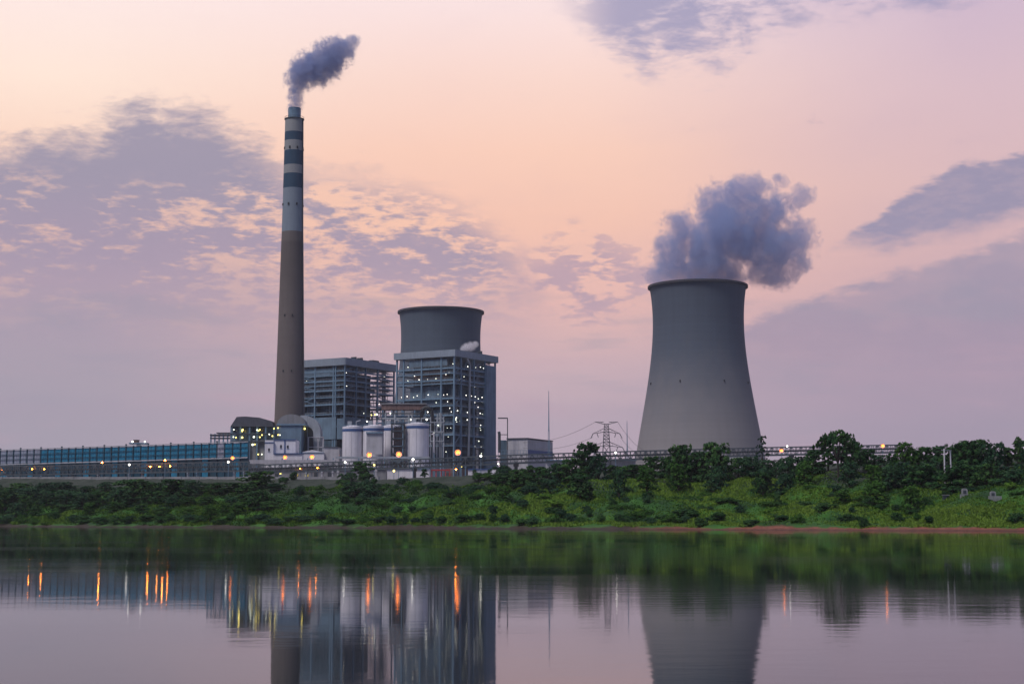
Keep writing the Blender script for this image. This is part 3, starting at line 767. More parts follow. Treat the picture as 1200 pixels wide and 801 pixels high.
b = MB()
for x in (353.8, 360.4): b.bar(P(x, 512, Y - 2), P(x, 486, Y - 2), .3)
b.build('standpipe', 'pipe', t)
for x, y in ((354, 501.5), (357, 502)): MB().ball(P(x, y, Y - 1), .6, 8, 5).build('work_lamp', 'lamp_yellow', t)

# desulphurisation house at the left of the chimney
Y = 985
t = thing('absorber_house', 'dark house with hipped roof and rows of yellow lamps left of the chimney', 'industrial building', base(295, Y))
FB('lower_wall', 'grey_wall', t, 291, 312, 515, 545, Y + 2, 24, True)
FB('frame_floor', 'blue_wall', t, 270.5, 330, 500.5, 516.5, Y + 5, 20)
ol = [P(x, y, Y) for x, y in ((270, 499.5), (277.3, 488.2), (287, 487.6), (304, 489), (318, 493), (320.5, 499.5))]
MB().prism(ol, (0, 26, 0)).build('roof', 'dark_roof', t)
for y in (507.6, 516.6): FB('floor_beam', 'steel_dark', t, 270, 331, y, y + 1.2, Y, 2)
for x in (270.6, 281.5, 292, 301, 311, 320.5): FB('column', 'steel', t, x - .5, x + .5, 499.5, 545, Y + .4, .8, True)
for x in (273, 284, 295, 305): FB('window', 'glass', t, x, x + 5, 502, 506, Y + 4.6, .5)
for i, (x, y) in enumerate(((274, 503.2), (284.3, 503.5), (283.8, 505), (301.2, 503.6), (304.5, 503.2), (303, 504.4), (273.5, 511.8), (276.5, 512.3), (283.8, 512.3), (297.5, 511.7), (304.5, 511.9), (307, 509.4), (315.5, 508.6), (319.2, 510.6), (326, 509.3), (328, 509.4), (321, 501.8), (325.8, 501.2), (296, 520.8), (298.6, 520.3), (302.6, 532), (306.8, 532))):
    MB().ball(P(x, y, Y - .6), .62 if i in (1, 9, 8, 18) else .4, 8, 5).build('work_lamp', 'lamp_yellow' if i % 3 else 'lamp_cool', t)
t = thing('roofed_walkway', 'small open roofed walkway on posts above the right end of the blue windbreak', 'walkway', base(258, 990))
FB('roof', 'dark_roof', t, 246, 270, 508.6, 510.2, 990, 9)
FB('upper_roof', 'dark_roof', t, 253.5, 270, 506.4, 507.6, 991, 8)
FB('deck', 'steel_dark', t, 246, 270, 512.4, 513.4, 990, 9)
for x in (246.4, 251, 256, 261, 266): FB('post', 'steel', t, x, x + .55, 508, 560, 990.3, .5, True)

# low white buildings in front of the chimney
Y = 925
t = thing('control_building', 'low white flat roofed building with three small dark windows and a blue parapet line', 'building', base(328, Y))
FB('wall', 'white', t, 310.5, 320, 515.5, 545, Y, 16, True)
FB('wall', 'white', t, 320.3, 346, 515, 545, Y + 1.5, 16, True)
FB('parapet', 'blue_band', t, 310, 321, 517.8, 518.8, Y - .25, .4)
FB('parapet', 'blue_band', t, 320.3, 346.3, 514.4, 515.4, Y + 1.1, 17)
FB('corner_strip', 'blue_band', t, 333.2, 334.2, 515.4, 531, Y + 1.2, .35)
for x, y in ((314.2, 525), (328.2, 521), (336.2, 521.5)):
    w = FB('window', 'glass', t, x, x + 2, y, y + 3.4, Y - .12 if x < 320 else Y + 1.35, .4); FB('window_frame', 'white_dirty', w, x - .3, x + 2.3, y + 3.5, y + 3.9, Y - .3 if x < 320 else Y + 1.2, .5)
FB('porch_roof', 'blue_band', t, 320.5, 354.5, 530.6, 531.6, Y - 5, 6)
FB('annex_wall', 'white', t, 320.5, 354, 531.9, 547, Y - 4.4, 5.6, True)
t = thing('workshop', 'long low white workshop with a shallow gable beside the first orange lamps', 'building', base(368, 935))
ol = [P(x, y, 930) for x, y in ((354.5, 548), (354.5, 529.2), (366, 526.8), (379.5, 529.5), (379.5, 548))]
MB().prism(ol, (0, 18, 0)).build('wall', 'white', t)
FB('annex_wall', 'white_dirty', t, 379.8, 397.5, 524, 546, 934, 14, True)
FB('roof', 'dark_roof', t, 379.5, 398, 523.2, 523.9, 933.5, 15)
FB('gutter', 'steel', t, 354.4, 380, 529.7, 530.4, 929.6, .3)
t = thing('cable_duct', 'pale flat roofed duct running in front of the silos behind the conveyor', 'duct', base(395, 905))
FB('duct', 'white_dirty', t, 291.5, 393, 538.5, 543, 905, 4); FB('duct', 'steel_pale', t, 393.4, 503, 534.6, 537, 908, 4)
for x in (300, 330, 360, 390, 420, 450, 480): FB('post', 'steel', t, x, x + .8, 536.5, 560, 906, .5, True)

# grey warehouse with a blue stripe, right of the boiler house
Y = 990
t = thing('warehouse', 'pale grey warehouse with a broad blue stripe, right of the tall boiler house', 'building', base(618, Y))
p0, p1, p2 = P(594.3, 530, Y + 3), P(617.8, 530, Y - 2), P(647.2, 530, Y + 30)
zt0, zt1, zt2 = P(594, 514.8, Y + 3).z, P(618, 514, Y - 2).z, P(647, 518, Y + 30).z
def wall(b, a, c, za, zb, th, out_=0.0):
    a, c = Vector((a.x, a.y, 0)), Vector((c.x, c.y, 0)); d = (c - a).normalized(); nn = Vector((d.y, -d.x, 0))
    return b.hexa(a + nn * out_ + Vector((0, 0, za)), c - a, -nn * th, (0, 0, zb - za))
wall(MB(), p0, p1, GZ - .5, zt1, 30).build('wall', 'white_dirty', t)
wall(MB(), p1 + Vector((.05, 0, 0)), p2, GZ - .5, zt1 - .4, .6, .3).build('wall', 'white_dirty', t)
za, zb = P(618, 531.5, Y).z, P(618, 526.8, Y).z
wall(MB(), p1 + Vector((.3, .3, 0)), p2, za, zb, .3, .5).build('painted_stripe', 'blue_band', t)
d = (Vector((p2.x, p2.y, 0)) - Vector((p1.x, p1.y, 0)))
MB().prism([(p0.x - .5, p0.y - .5, zt1 + .02), (p1.x + .2, p1.y - .7, zt1 + .02), (p2.x + .6, p2.y - .5, zt1 - .2), (p0.x + d.x, p0.y + d.y, zt1 - .2)], (0, 0, .7)).build('roof', 'dark_roof', t)
FB('link_building', 'casing', t, 586, 594, 515.5, 545, Y + 8, 12, True)
b = MB()
for y in (531, 527.5): b.bar(P(583.5, y, Y - 8), P(618, y, Y - 8), .2)
for k in range(10): b.bar(P(584 + k * 3.7, 533, Y - 8), P(584 + k * 3.7, 527.5, Y - 8), .2)
b.build('handrail', 'steel', t)
t = thing('pipe_gantry', 'tall thin right angled pipe gantry standing against the boiler house stair tower', 'gantry', base(590, 985))
FB('beam', 'steel_dark', t, 583.5, 595.1, 489, 490.3, 985, .8); FB('beam', 'steel_dark', t, 586, 594.3, 508.6, 509.4, 985, .6)
FB('column', 'steel_dark', t, 594.2, 595.3, 490.3, 545, 985.1, .7, True)
MB().tube([P(585.2, 530, 984), P(585.2, 508, 984), P(584.6, 505.5, 984)], .9, 10).build('pipe', 'steel_dark', t)

# masts and pylon
def mast(label, px, top, Y, w):
    c = base(px, Y); t = thing('lattice_mast', label, 'mast', c, 'thin lattice masts')
    zt = P(px, top, Y).z; zl = GZ + (zt - GZ) * .62
    b = MB(); q = [Vector((c.x + a * w, c.y + d * w, 0)) for a, d in ((-1, -1), (1, -1), (1, 1), (-1, 1))]; q2 = [Vector((c.x + a * w * .5, c.y + d * w * .5, 0)) for a, d in ((-1, -1), (1, -1), (1, 1), (-1, 1))]
    lattice(b, [q, q2], GZ - .5, zl, 16, .2); b.build('lattice_shaft', 'steel', t)
    MB().tube([(c.x, c.y, zl - .5), (c.x, c.y, (zl + zt) / 2), (c.x, c.y, zt)], [.38, .26, .14], 8).build('lightning_rod', 'steel', t)
mast('tall thin lattice mast rising behind the blue striped warehouse', 643.3, 458, 980, .8)
mast('short thin mast standing between the power pylon and the cooling tower', 735.3, 493, 1000, .7)
Y = 900; c = base(711, Y); k = Y / F
t = thing('power_pylon', 'lattice power pylon with three tiers of cross arms left of the cooling tower', 'pylon', c)
def sq(w): return [Vector((c.x + a * w, c.y + d * w, 0)) for a, d in ((-1, -1), (1, -1), (1, 1), (-1, 1))]
zA, zB, zC, zT = P(711, 522, Y).z, P(711, 506, Y).z, P(711, 496.5, Y).z, P(711, 494.2, Y).z
b = MB(); lattice(b, [sq(3.4), sq(1.9)], GZ - .5, zA, 5, .3); lattice(b, [sq(1.9), sq(1.4)], zA, zB, 4, .25); lattice(b, [sq(1.4), sq(1.1)], zB, zC, 3, .22)
b.build('tower_body', 'steel_dark', t)
for z, L, dz, up in ((zA, 9.5, 2.2, -1), (zB, 8.0, 2.0, -1), (zC, 6.7, 1.1, 1)):
    b = MB()
    for sgn in (-1, 1):
        tip = Vector((c.x + sgn * L, c.y, z - (1.0 if up < 0 else -1.2)))
        for a, d in ((1.6, -1), (1.6, 1)):
            b.bar((c.x + sgn * a, c.y + d * 1.3, z), tip, .22); b.bar((c.x + sgn * a, c.y + d * 1.3, z + dz), tip, .2)
        for f in (.25, .5, .75):
            lo = Vector((c.x + sgn * 1.6, c.y, z)).lerp(tip, f); hi = Vector((c.x + sgn * 1.6, c.y, z + dz)).lerp(tip, f); b.bar(lo, hi, .15)
    b.bar((c.x - 2, c.y, z), (c.x + 2, c.y, z), .3); b.build('cross_arm', 'steel_dark', t)
for z, L in ((zA, 9.3), (zB, 7.8)):
    for sgn in (-1, 1):
        MB().tube([(c.x + sgn * L, c.y, z - 1.1), (c.x + sgn * (L + 1.2), c.y - 1, z - 3.6)], .22, 6).build('insulator', 'steel_dark', t)
        MB().tube([(c.x + sgn * L * .7, c.y, z - .7), (c.x + sgn * L * .6, c.y - 1, z - 3.0)], .2, 6).build('insulator', 'steel_dark', t)
def sag(a, b_, d, n=14): return [a.lerp(b_, i / n) - Vector((0, 0, d * 4 * (i / n) * (1 - i / n))) for i in range(n + 1)]
for i, (z, s) in enumerate(((zA - 3, 9), (zB - 3, 8), (zC + 1, 6.6))):
    o = MB().tube(sag(Vector((c.x - s, c.y, z)), P(596, 524 - i * 4, 1010), 5), .09, 5).build('power_cable', 'wire')
    tag(o, 'faint power cable slung from the ' + ('lowest', 'middle', 'top')[i] + ' arm of the pylon towards the plant', 'cable', 'power cables')
    o = MB().tube(sag(Vector((c.x + s, c.y, z)), P(760, 540 - i * 5, 1050), 3), .09, 5).build('power_cable', 'wire')
    tag(o, 'faint power cable running from the ' + ('lowest', 'middle', 'top')[i] + ' arm of the pylon to the tower side', 'cable', 'power cables')

# ---------------------------------------------------------------- blue windbreak and the coal conveyors
def windbreak():
    A, B = (-90, 530.2, 1025), (291.5, 517.0, 905)
    t = thing('windbreak_fence', 'long teal windbreak fence of tall sheets and dark posts along the coal yard', 'fence', base(150, 950))
    n = 46; pts = []
    a = P(*A); e = P(*B)
    for i in range(n + 1): pts.append(a.lerp(e, i / n))
    d = (e - a); d.z = 0; d.normalize(); nn = Vector((d.y, -d.x, 0))
    for i in range(n):
        p, q = pts[i], pts[i + 1]; px = -90 + 381 * (i + .5) / n; rr = random.Random(i)
        zm = p.z - 8.6 - rr.random() * .3
        m = 'teal_pale' if px < 58 or rr.random() < .06 else 'teal'
        pa, pb = Vector((p.x, p.y, 0)) + d * .35, Vector((q.x, q.y, 0)) - d * .35
        b = MB(); step = (pb - pa) / 5
        for k in range(5): b.hexa(pa + step * k + nn * (.12 * (k % 2)) + Vector((0, 0, zm)), step * .97, -nn * .2, (0, 0, p.z - zm - .6))
        b.build('sheet', m, t)
        b = MB(); b.hexa(pa + nn * -.3 + Vector((0, 0, GZ - 1)), pb - pa, -nn * .2, (0, 0, zm - GZ + .6)); b.build('lower_sheet', 'teal_dark' if i % 4 else 'teal', t)
    for i in range(n + 1):
        p = pts[i]; q = Vector((p.x, p.y, 0))
        MB().hexa(q - d * .3 + nn * .5 + Vector((0, 0, GZ - 1)), d * .6, -nn * .9, (0, 0, p.z - GZ + 1 + (1.0 if i % 3 == 0 else .2))).build('post', 'teal_dark', t)
    MB().bar(a + nn * .2 + Vector((0, 0, -.1)), e + nn * .2 + Vector((0, 0, -.1)), .8, .45).build('top_rail', 'steel_pale', t)
    for dz in (3.2, 6.2, 8.8): MB().bar(a + nn * .55 - Vector((0, 0, dz)), e + nn * .55 - Vector((0, 0, dz)), .25, .3).build('rail', 'teal_dark', t)
    MB().bar(a + nn * 1.0 - Vector((0, 0, 9.4)), e + nn * 1.0 - Vector((0, 0, 9.4)), .6, .5).build('rail', 'steel_pale', t)
windbreak()
t = thing('machine_cabin', 'small stacker machine cabin with two lamps peeking over the blue windbreak', 'machine', base(163, 985))
FB('platform', 'steel', t, 151, 172, 518.4, 520, 985, 6); FB('cabin', 'rust', t, 156.5, 161.5, 515.4, 518.4, 986, 4); FB('roof', 'dark_roof', t, 156, 162, 514.9, 515.4, 985.6, 5)
FB('mast', 'steel_dark', t, 160, 163, 518.4, 560, 988, 2, True)
for x in (155.3, 169.8): MB().ball(P(x, 517.2, 984.5), .5, 8, 5).build('work_lamp', 'lamp_white', t)

def conveyor(name, label, path, H, wide, m, mt, sup, ramp_m=None):
    p0 = P(*path[0]); t = thing(name, label, 'conveyor', base(path[0][0], path[0][2]))
    pts = [P(*q) for q in path]
    L = [0]
    for i in range(1, len(pts)): L.append(L[-1] + (pts[i] - pts[i - 1]).length)
    def at(s):
        i = max(0, min(len(pts) - 2, int(np.searchsorted(L, s)) - 1)); f = (s - L[i]) / (L[i + 1] - L[i]); return pts[i].lerp(pts[i + 1], f)
    n = int(L[-1] / 3.0); back = Vector((0, wide, 0))
    st = [at(L[-1] * i / n) for i in range(n + 1)]
    def runs(dz, off, w, h, name_, mm):
        b = MB()
        for i in range(len(pts) - 1):
            b.bar(pts[i] + off + Vector((0, 0, dz)), pts[i + 1] + off + Vector((0, 0, dz)), w, h)
        b.build(name_, mm, t)
    runs(-H / 2, Vector((0, 0, 0)), .45, .55, 'bottom_chord', m); runs(-H / 2, back, .45, .55, 'bottom_chord', m)
    runs(H / 2, Vector((0, 0, 0)), .4, .5, 'top_chord', m); runs(H / 2, back, .4, .5, 'top_chord', m)
    runs(-H / 2 + .5, back / 2, wide - .6, .25, 'deck', 'steel_dark'); runs(0.1, back / 2, wide * .45, .9, 'belt', 'black')
    runs(H * .03, Vector((0, -.15, 0)), .15, .2, 'handrail', mt)
    b = MB(); b2 = b
    for i in range(n + 1):
        for off in (Vector((0, 0, 0)), back):
            b.bar(st[i] + off - Vector((0, 0, H / 2)), st[i] + off + Vector((0, 0, H / 2)), .34)
        if i < n:
            u, v = (-1, 1) if i % 2 else (1, -1)
            b2.bar(st[i] + Vector((0, 0, u * H / 2)), st[i + 1] + Vector((0, 0, v * H / 2)), .24)
            b2.bar(st[i] + back + Vector((0, 0, u * H / 2)), st[i + 1] + back + Vector((0, 0, v * H / 2)), .24)
    b.build('truss_lattice', m, t)
    for px, w, mm in sup:
        # support: a trestle under the truss
        i = min(range(n + 1), key=lambda k: abs(st[k].x / st[k].y - (px - CX) / F)); q = st[i]
        b = MB()
        for off in (Vector((0, .2, 0)), back - Vector((0, .2, 0))): b.bar(Vector((q.x, q.y, GZ - 3)) + off, q + off - Vector((0, 0, H / 2)), w)
        b.bar(q + Vector((0, -.4, -H / 2 - .8)), q + back + Vector((0, .4, -H / 2 - .8)), w * 1.6, w)
        b.build('trestle', mm, t)
    return t
conveyor('coal_conveyor', 'conveyor truss running low in front of the teal windbreak', [(-90, 552, 945), (60, 550.5, 915), (180, 548, 890), (291, 546, 868)], 5.2, 4.0, 'truss', 'truss',
         [(12, .5, 'steel'), (48, .5, 'steel'), (85, .5, 'steel_dark'), (114, .5, 'steel_pale'), (150, .5, 'steel_pale'), (168, .5, 'rust'), (219, .5, 'steel_pale'), (234, .5, 'steel'), (273, .6, 'steel_pale'), (289, .5, 'steel_pale')])
conveyor('coal_conveyor', 'long dark conveyor truss climbing rightwards past silos and cooling tower', [(291, 550, 850), (400, 545.6, 838), (480, 543.2, 830), (603, 537.6, 835), (700, 534.4, 850), (900, 528.6, 885), (1062, 525.2, 908)], 4.5, 4.0, 'truss', 'steel_dark',
         [(306, .8, 'white_dirty'), (345, .7, 'white_dirty'), (358, .7, 'steel_pale'), (376, .7, 'white_dirty'), (391, .7, 'white_dirty'), (396, .8, 'white_dirty'), (442, .9, 'white_dirty'), (484.5, 1.6, 'black'), (547, .6, 'steel'), (603.5, 1.8, 'black'), (690, 1.4, 'black'), (780, 1.4, 'black'), (930, 1.4, 'black'), (1000, 1.4, 'black')])

# low buildings seen under the conveyor
t = thing('pump_house', 'long grey low building seen under the conveyor below the silos', 'building', base(370, 880))
FB('wall', 'grey_wall', t, 291, 452, 549, 562, 880, 10, True); FB('roof', 'dark_roof', t, 290.5, 452.5, 547.6, 549, 879, 12)
FB('lit_opening', 'lit_window', t, 343, 349, 555, 558, 879.6, .5); FB('lit_opening', 'lit_window', t, 357.5, 361, 555.5, 558, 879.6, .5)
for x in (302, 322, 368, 384, 410, 425): FB('door', 'steel_dark', t, x, x + 4, 553, 562, 879.7, .4)
t = thing('storage_hall', 'low whitish hall under the conveyor left of the red frame', 'building', base(477, 900))
FB('wall', 'white', t, 453, 503, 549.5, 562, 900, 12, True); FB('roof', 'steel', t, 452.5, 503.5, 548.4, 549.4, 899.4, 13.5)
t = thing('gate_building', 'low white building with a blue line and a grey sign panel, under the right trestle', 'building', base(568, 905))
FB('wall', 'white', t, 548.5, 588, 549.5, 562, 905, 14, True); FB('parapet', 'blue_band', t, 548.2, 576, 549, 550.4, 904.5, .5)
FB('sign_panel', 'steel_pale', t, 561.5, 576, 553, 556.4, 904.6, .35); FB('end_wall', 'white', t, 576.5, 588, 549, 562, 903.5, 1.4, True)
t = thing('red_frame', 'red painted steel frame standing under the conveyor', 'frame', base(516, 880))
for x in (506, 511, 517, 522, 527): FB('post', 'red', t, x - .5, x + .5, 550.6, 562, 880, .6, True)
FB('beam', 'red', t, 505.3, 527.7, 549.5, 551.3, 879.7, 1.2)
t = thing('flat_sheds', 'pale flat sheds half hidden behind trees below the conveyor and the pylon', 'shed', base(720, 930))  # low flat sheds behind the trees
FB('wall', 'white_dirty', t, 640, 664, 541, 560, 930, 12, True); FB('wall', 'white_dirty', t, 700, 745, 539.5, 560, 932, 12, True); FB('wall', 'white_dirty', t, 850, 885, 535, 560, 940, 12, True)
FB('roof', 'steel', t, 639, 746, 538.2, 539.4, 928, 14)
# retaining wall of the yard at the left
b = MB()
for i in range(24):
    xa, xb = -60 + i * 21, -60 + (i + 1) * 21 - .6
    Ya, Yb = 842 - i * 6.0, 842 - (i + 1) * 6.0
    p, q = P(xa, 558.5, Ya), P(xb, 558.5, Yb)
    wall(b, p, q, min(p.z, q.z) - 7, p.z, .8)
t = b.build('retaining_wall', 'grey_wall'); tag(t, 'low grey retaining wall along the top of the bank below the windbreak', 'wall')

# ---------------------------------------------------------------- lamps
def lamp(label, px, py, Y, kind, r, group):
    p = P(px, py, Y); t = thing('lamp_post', label, 'lamp', (p.x, Y, GZ), group)
    MB().tube([(p.x, Y + .5, GZ - 2), (p.x, Y + .5, p.z - .1)], [.22, .13], 8).build('pole', 'steel', t)
    MB().bar((p.x, Y + .6, p.z + r), (p.x, Y - .3, p.z + r + .1), .18).build('arm', 'steel', t)
    if kind == 'lamp_orange_dim': r *= .5
    elif kind == 'lamp_orange': r *= .5
    else: r *= .8
    MB().ball(p, r, 12, 8).build('bulb', kind, t)
    if kind == 'lamp_orange':
        b = MB(); pr = [(r * .3, .9), (r * 1.5, .75), (r * 2.9, .1), (r * 2.96, .1), (r * 1.55, .86), (r * .3, 1.0)]
        k = 20
        vs = [(p.x + q * math.cos(2 * math.pi * i / k), p.y + z, p.z + q * math.sin(2 * math.pi * i / k)) for q, z in pr for i in range(k)]
        b.add(vs, [(j * k + i, j * k + (i + 1) % k, (j + 1) % 6 * k + (i + 1) % k, (j + 1) % 6 * k + i) for j in range(6) for i in range(k)])
        b.build('halo_dish', 'white', t)  # dish added so the bulb's light shows as an orange halo
og = 'orange lamps along the conveyor'
for lab, x, y, Yd, r in (('orange lamp before the white control building, left of another orange one', 334, 535.6, 900, .85), ('orange lamp before the white gabled workshop', 365.5, 535.2, 845, .85),
        ('bright orange lamp in front of the shuttered second silo', 432.8, 532.8, 880, 1.05), ('bright orange lamp in front of the lattice lift tower', 467.3, 532, 882, 1.15),
        ('bright orange lamp in front of the tall boiler house', 536.5, 529.8, 880, 1.15), ('orange lamp before the right end of the teal windbreak', 272.6, 536.3, 880, .75),
        ('orange lamp low in the trees right of the cooling tower foot', 915.8, 527.6, 872, .8), ('orange lamp on the conveyor right of the umbrella shaped tree', 1034.5, 522.2, 893, .8)):
    lamp(lab, x, y, Yd, 'lamp_orange', r, og)
for lab, x, y, Yd, r in (('dim orange lamp above the glowing middle of the windbreak conveyor', 193.5, 539, 886, .6), ('dim orange lamp on the windbreak left of the white lamp', 119.5, 541.6, 903, .6), ('small orange lamp under the conveyor beside the red frame', 534.4, 549.8, 842, .55),
        ('orange lamp at the left edge under the windbreak', 3, 550.5, 930, .7), ('orange lamp inside the far left conveyor truss', 38, 549.5, 921, .7), ('orange lamp in the far left conveyor truss, nearer the middle', 52, 549.5, 918, .5), ('orange lamp inside the conveyor truss, left end of its middle glow', 176, 546.5, 893, .65), ('orange lamp inside the conveyor truss amid its middle glow', 187, 546.5, 890.5, .6),
        ('orange lamp inside the conveyor truss, right end of its middle glow', 199, 546, 888, .65), ('orange lamp inside the conveyor truss below the white workshop', 352, 548.6, 846, .6), ('orange lamp inside the conveyor truss below the right end of the workshop', 372, 547.6, 844, .55)):
    lamp(lab, x, y, Yd, 'lamp_orange_dim', r * 1.15, og)
wg = 'white lamps along the conveyor'
for lab, x, y, Yd, r in (('white lamp before the windbreak left of its middle orange glow', 151.5, 544.2, 892, .75), ('white lamp just below the orange one at the right end of the windbreak', 267.5, 541, 868, .75), ('white lamp on the conveyor left of the silos', 404.5, 541.4, 834, .7),
        ('white lamp on the conveyor above the dark trestle below the silos', 484, 538, 826, .8), ('white lamp on the conveyor below the boiler house stair tower', 563.5, 534, 828, .75), ('white lamp on the conveyor beside the pylon', 721.5, 530.2, 850, .7),
        ('small white lamp at the foot of the boiler house stair tower', 584, 543.2, 826, .5), ('white lamp above the conveyor left of the umbrella shaped tree', 922.5, 522.5, 885, .6)):
    lamp(lab, x, y, Yd, 'lamp_white', r, wg)
yg = 'yellow lamps under the conveyor'
for lab, x, y, Yd, r in (('yellow lamp on the pump house, left one of two close together', 313.5, 553.7, 868, .8), ('yellow lamp on the pump house, right one of two close together', 328.6, 553.8, 868, .8), ('yellow lamp under the conveyor before the whitish storage hall', 461.6, 551.4, 880, .75),
        ('pale yellow lamp above the bush under the conveyor by the silos', 438.5, 544.5, 826, .6), ('pale yellow lamp under the conveyor between red frame and right trestle', 541, 546, 850, .5)):
    lamp(lab, x, y, Yd, 'lamp_yellow', r, yg)

# ---------------------------------------------------------------- small things on the right bank
def on_ground(px, s):
    k = (px - CX) / F; Y = (s + 301.8) / (.693 * k + .722)
    for _ in range(6):
        Y += (s - float(sdist(np.array(k * Y), np.array(Y)))) / (.693 * k + .722)
    return Vector((k * Y, Y, float(ground_z(k * Y, Y))))
q = on_ground(1110, 58); k = q.y / F
t = thing('pole_frame', 'white frame of two poles joined by a cross bar among the right hand trees', 'utility pole', q)
zt = P(1106, 525.5, q.y).z
for x, y, dy in ((1106.3, 525.5, 0), (1113.6, 527, 2)):
    p = P(x, y, q.y + dy); MB().tube([(p.x, p.y, q.z - 2), (p.x, p.y, p.z)], [.24, .16], 10).build('pole', 'white', t)
p = P(1103.5, 527, q.y - .3); p2 = P(1115, 527.6, q.y + 2); MB().bar(p, p2, .2).build('cross_bar', 'white_dirty', t)
for x, yb, w, h, lab in ((1128.3, 583.5, 6.6, 8.8, 'round topped grey gravestone below the dark trees, left one of two'), (1161.2, 584, 6.6, 7.6, 'grey gravestone in the grass near the right edge, right one of two')):
    best = min((abs(P(x, yb, on_ground(x, s).y).z - on_ground(x, s).z), s) for s in np.arange(18, 70, 1.0))[1]
    g = on_ground(x, best); g.z += .55; kk = g.y / F; W, Hh = w * kk, h * kk
    t = thing('gravestone', lab, 'gravestone', g, 'gravestones on the bank')
    ol = [(g.x - W / 2, g.y, g.z - 1), (g.x - W / 2, g.y, g.z + Hh * .75)] + [(g.x - W / 2 * math.cos(a), g.y, g.z + Hh * .75 + Hh * .25 * math.sin(a)) for a in np.linspace(.3, math.pi - .3, 7)] + [(g.x + W / 2, g.y, g.z + Hh * .75), (g.x + W / 2, g.y, g.z - 1)]
    MB().prism(ol, (0, .45, 0)).build('slab', 'stone', t)
    MB().box(g.x - W * .9, g.x + W * 1.3, g.y - .9, g.y - .05, g.z - 1, g.z + .35).build('plinth', 'stone', t)
    MB().box(g.x - W * .28, g.x + W * .28, g.y - .06, g.y + .1, g.z + Hh * .25, g.z + Hh * .7).build('inscription_panel', 'steel_dark', t)
g = on_ground(1106.5, 34); g.z += .3; t = thing('stone_box', 'small dark stone box left of the gravestones', 'stone', g)
MB().box(g.x - .7, g.x + .7, g.y, g.y + .8, g.z - .5, g.z + .75).build('block', 'steel_dark', t); MB().box(g.x - .8, g.x + .8, g.y - .1, g.y + .9, g.z + .751, g.z + .9).build('lid', 'stone', t)

# ---------------------------------------------------------------- plants
def leaf_mat(name, stops, soft=0.0):
    m, n, b = mat(name)
    p = n.node('ShaderNodeTexCoord').outputs['Object']
    oi = n.node('ShaderNodeObjectInfo')
    at = n.node('ShaderNodeAttribute', attribute_name='tone')
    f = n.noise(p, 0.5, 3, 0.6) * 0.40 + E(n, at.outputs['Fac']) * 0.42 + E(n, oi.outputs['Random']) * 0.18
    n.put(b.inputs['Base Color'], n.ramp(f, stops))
    b.inputs['Roughness'].default_value = 0.75
    b.inputs['Specular IOR Level'].default_value = 0.06
    return m
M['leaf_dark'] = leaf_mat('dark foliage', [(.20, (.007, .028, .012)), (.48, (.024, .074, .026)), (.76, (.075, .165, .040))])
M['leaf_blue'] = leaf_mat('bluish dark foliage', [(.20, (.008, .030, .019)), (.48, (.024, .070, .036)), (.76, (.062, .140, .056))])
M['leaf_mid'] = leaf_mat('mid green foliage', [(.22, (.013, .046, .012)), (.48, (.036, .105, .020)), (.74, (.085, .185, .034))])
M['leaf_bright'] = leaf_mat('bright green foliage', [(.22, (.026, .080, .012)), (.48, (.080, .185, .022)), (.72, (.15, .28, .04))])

def leaves(rs, lobes, n, size, clump=0.33, flat=0.0):
    """leaf-sized quads in clumps over uneven lobes; returns vertices, faces and a light/dark tone per clump"""
    w = np.array([(l[3] * l[4] + l[4] * l[5] + l[3] * l[5]) for l in lobes]); w = w / w.sum()
    nc = max(12, n // 22); li = rs.choice(len(lobes), nc, p=w); L = np.array(lobes)[li]
    d = rs.normal(size=(nc, 3)); d[:, 2] = np.where(d[:, 2] < -0.35, -d[:, 2], d[:, 2]); d /= np.linalg.norm(d, axis=1)[:, None]
    rad = rs.uniform(.62, 1.08, nc)[:, None]
    cc = L[:, :3] + d * L[:, 3:6] * rad
    cr = clump * L[:, 3:6].min(1) * rs.uniform(.55, 1.25, nc)
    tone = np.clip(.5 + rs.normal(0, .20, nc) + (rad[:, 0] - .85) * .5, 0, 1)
    ci = rs.integers(0, nc, n)
    q = rs.normal(size=(n, 3)); q /= np.linalg.norm(q, axis=1)[:, None]
    pos = cc[ci] + q * (cr[ci] * rs.uniform(.3, 1.0, n) ** .6)[:, None] * np.array([1, 1, .75])
    nrm = d[ci] * .7 + q * .5 + rs.normal(0, .45, (n, 3)); nrm[:, 2] += .25 + flat; nrm /= np.linalg.norm(nrm, axis=1)[:, None]
    a = np.cross(nrm, rs.normal(size=(n, 3))); a /= np.linalg.norm(a, axis=1)[:, None]; b = np.cross(nrm, a)
    sz = (size * rs.uniform(.6, 1.35, n))[:, None]; a = a * sz; b = b * sz * .62
    v = np.stack([pos - a, pos + b, pos + a, pos - b], 1).reshape(-1, 3)
    f = np.arange(4 * n).reshape(n, 4)
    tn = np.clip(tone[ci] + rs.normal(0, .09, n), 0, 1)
    return v, f, np.repeat(tn, 4)
def leaf_obj(name, rs, lobes, n, size, m, core=True, **kw):
    v, f, tn = leaves(rs, lobes, n, size, **kw)
    me = mesh_np(name, v, f); me.materials.append(M[m])
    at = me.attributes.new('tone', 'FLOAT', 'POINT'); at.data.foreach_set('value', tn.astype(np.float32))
    return bpy.data.objects.new(name, me)
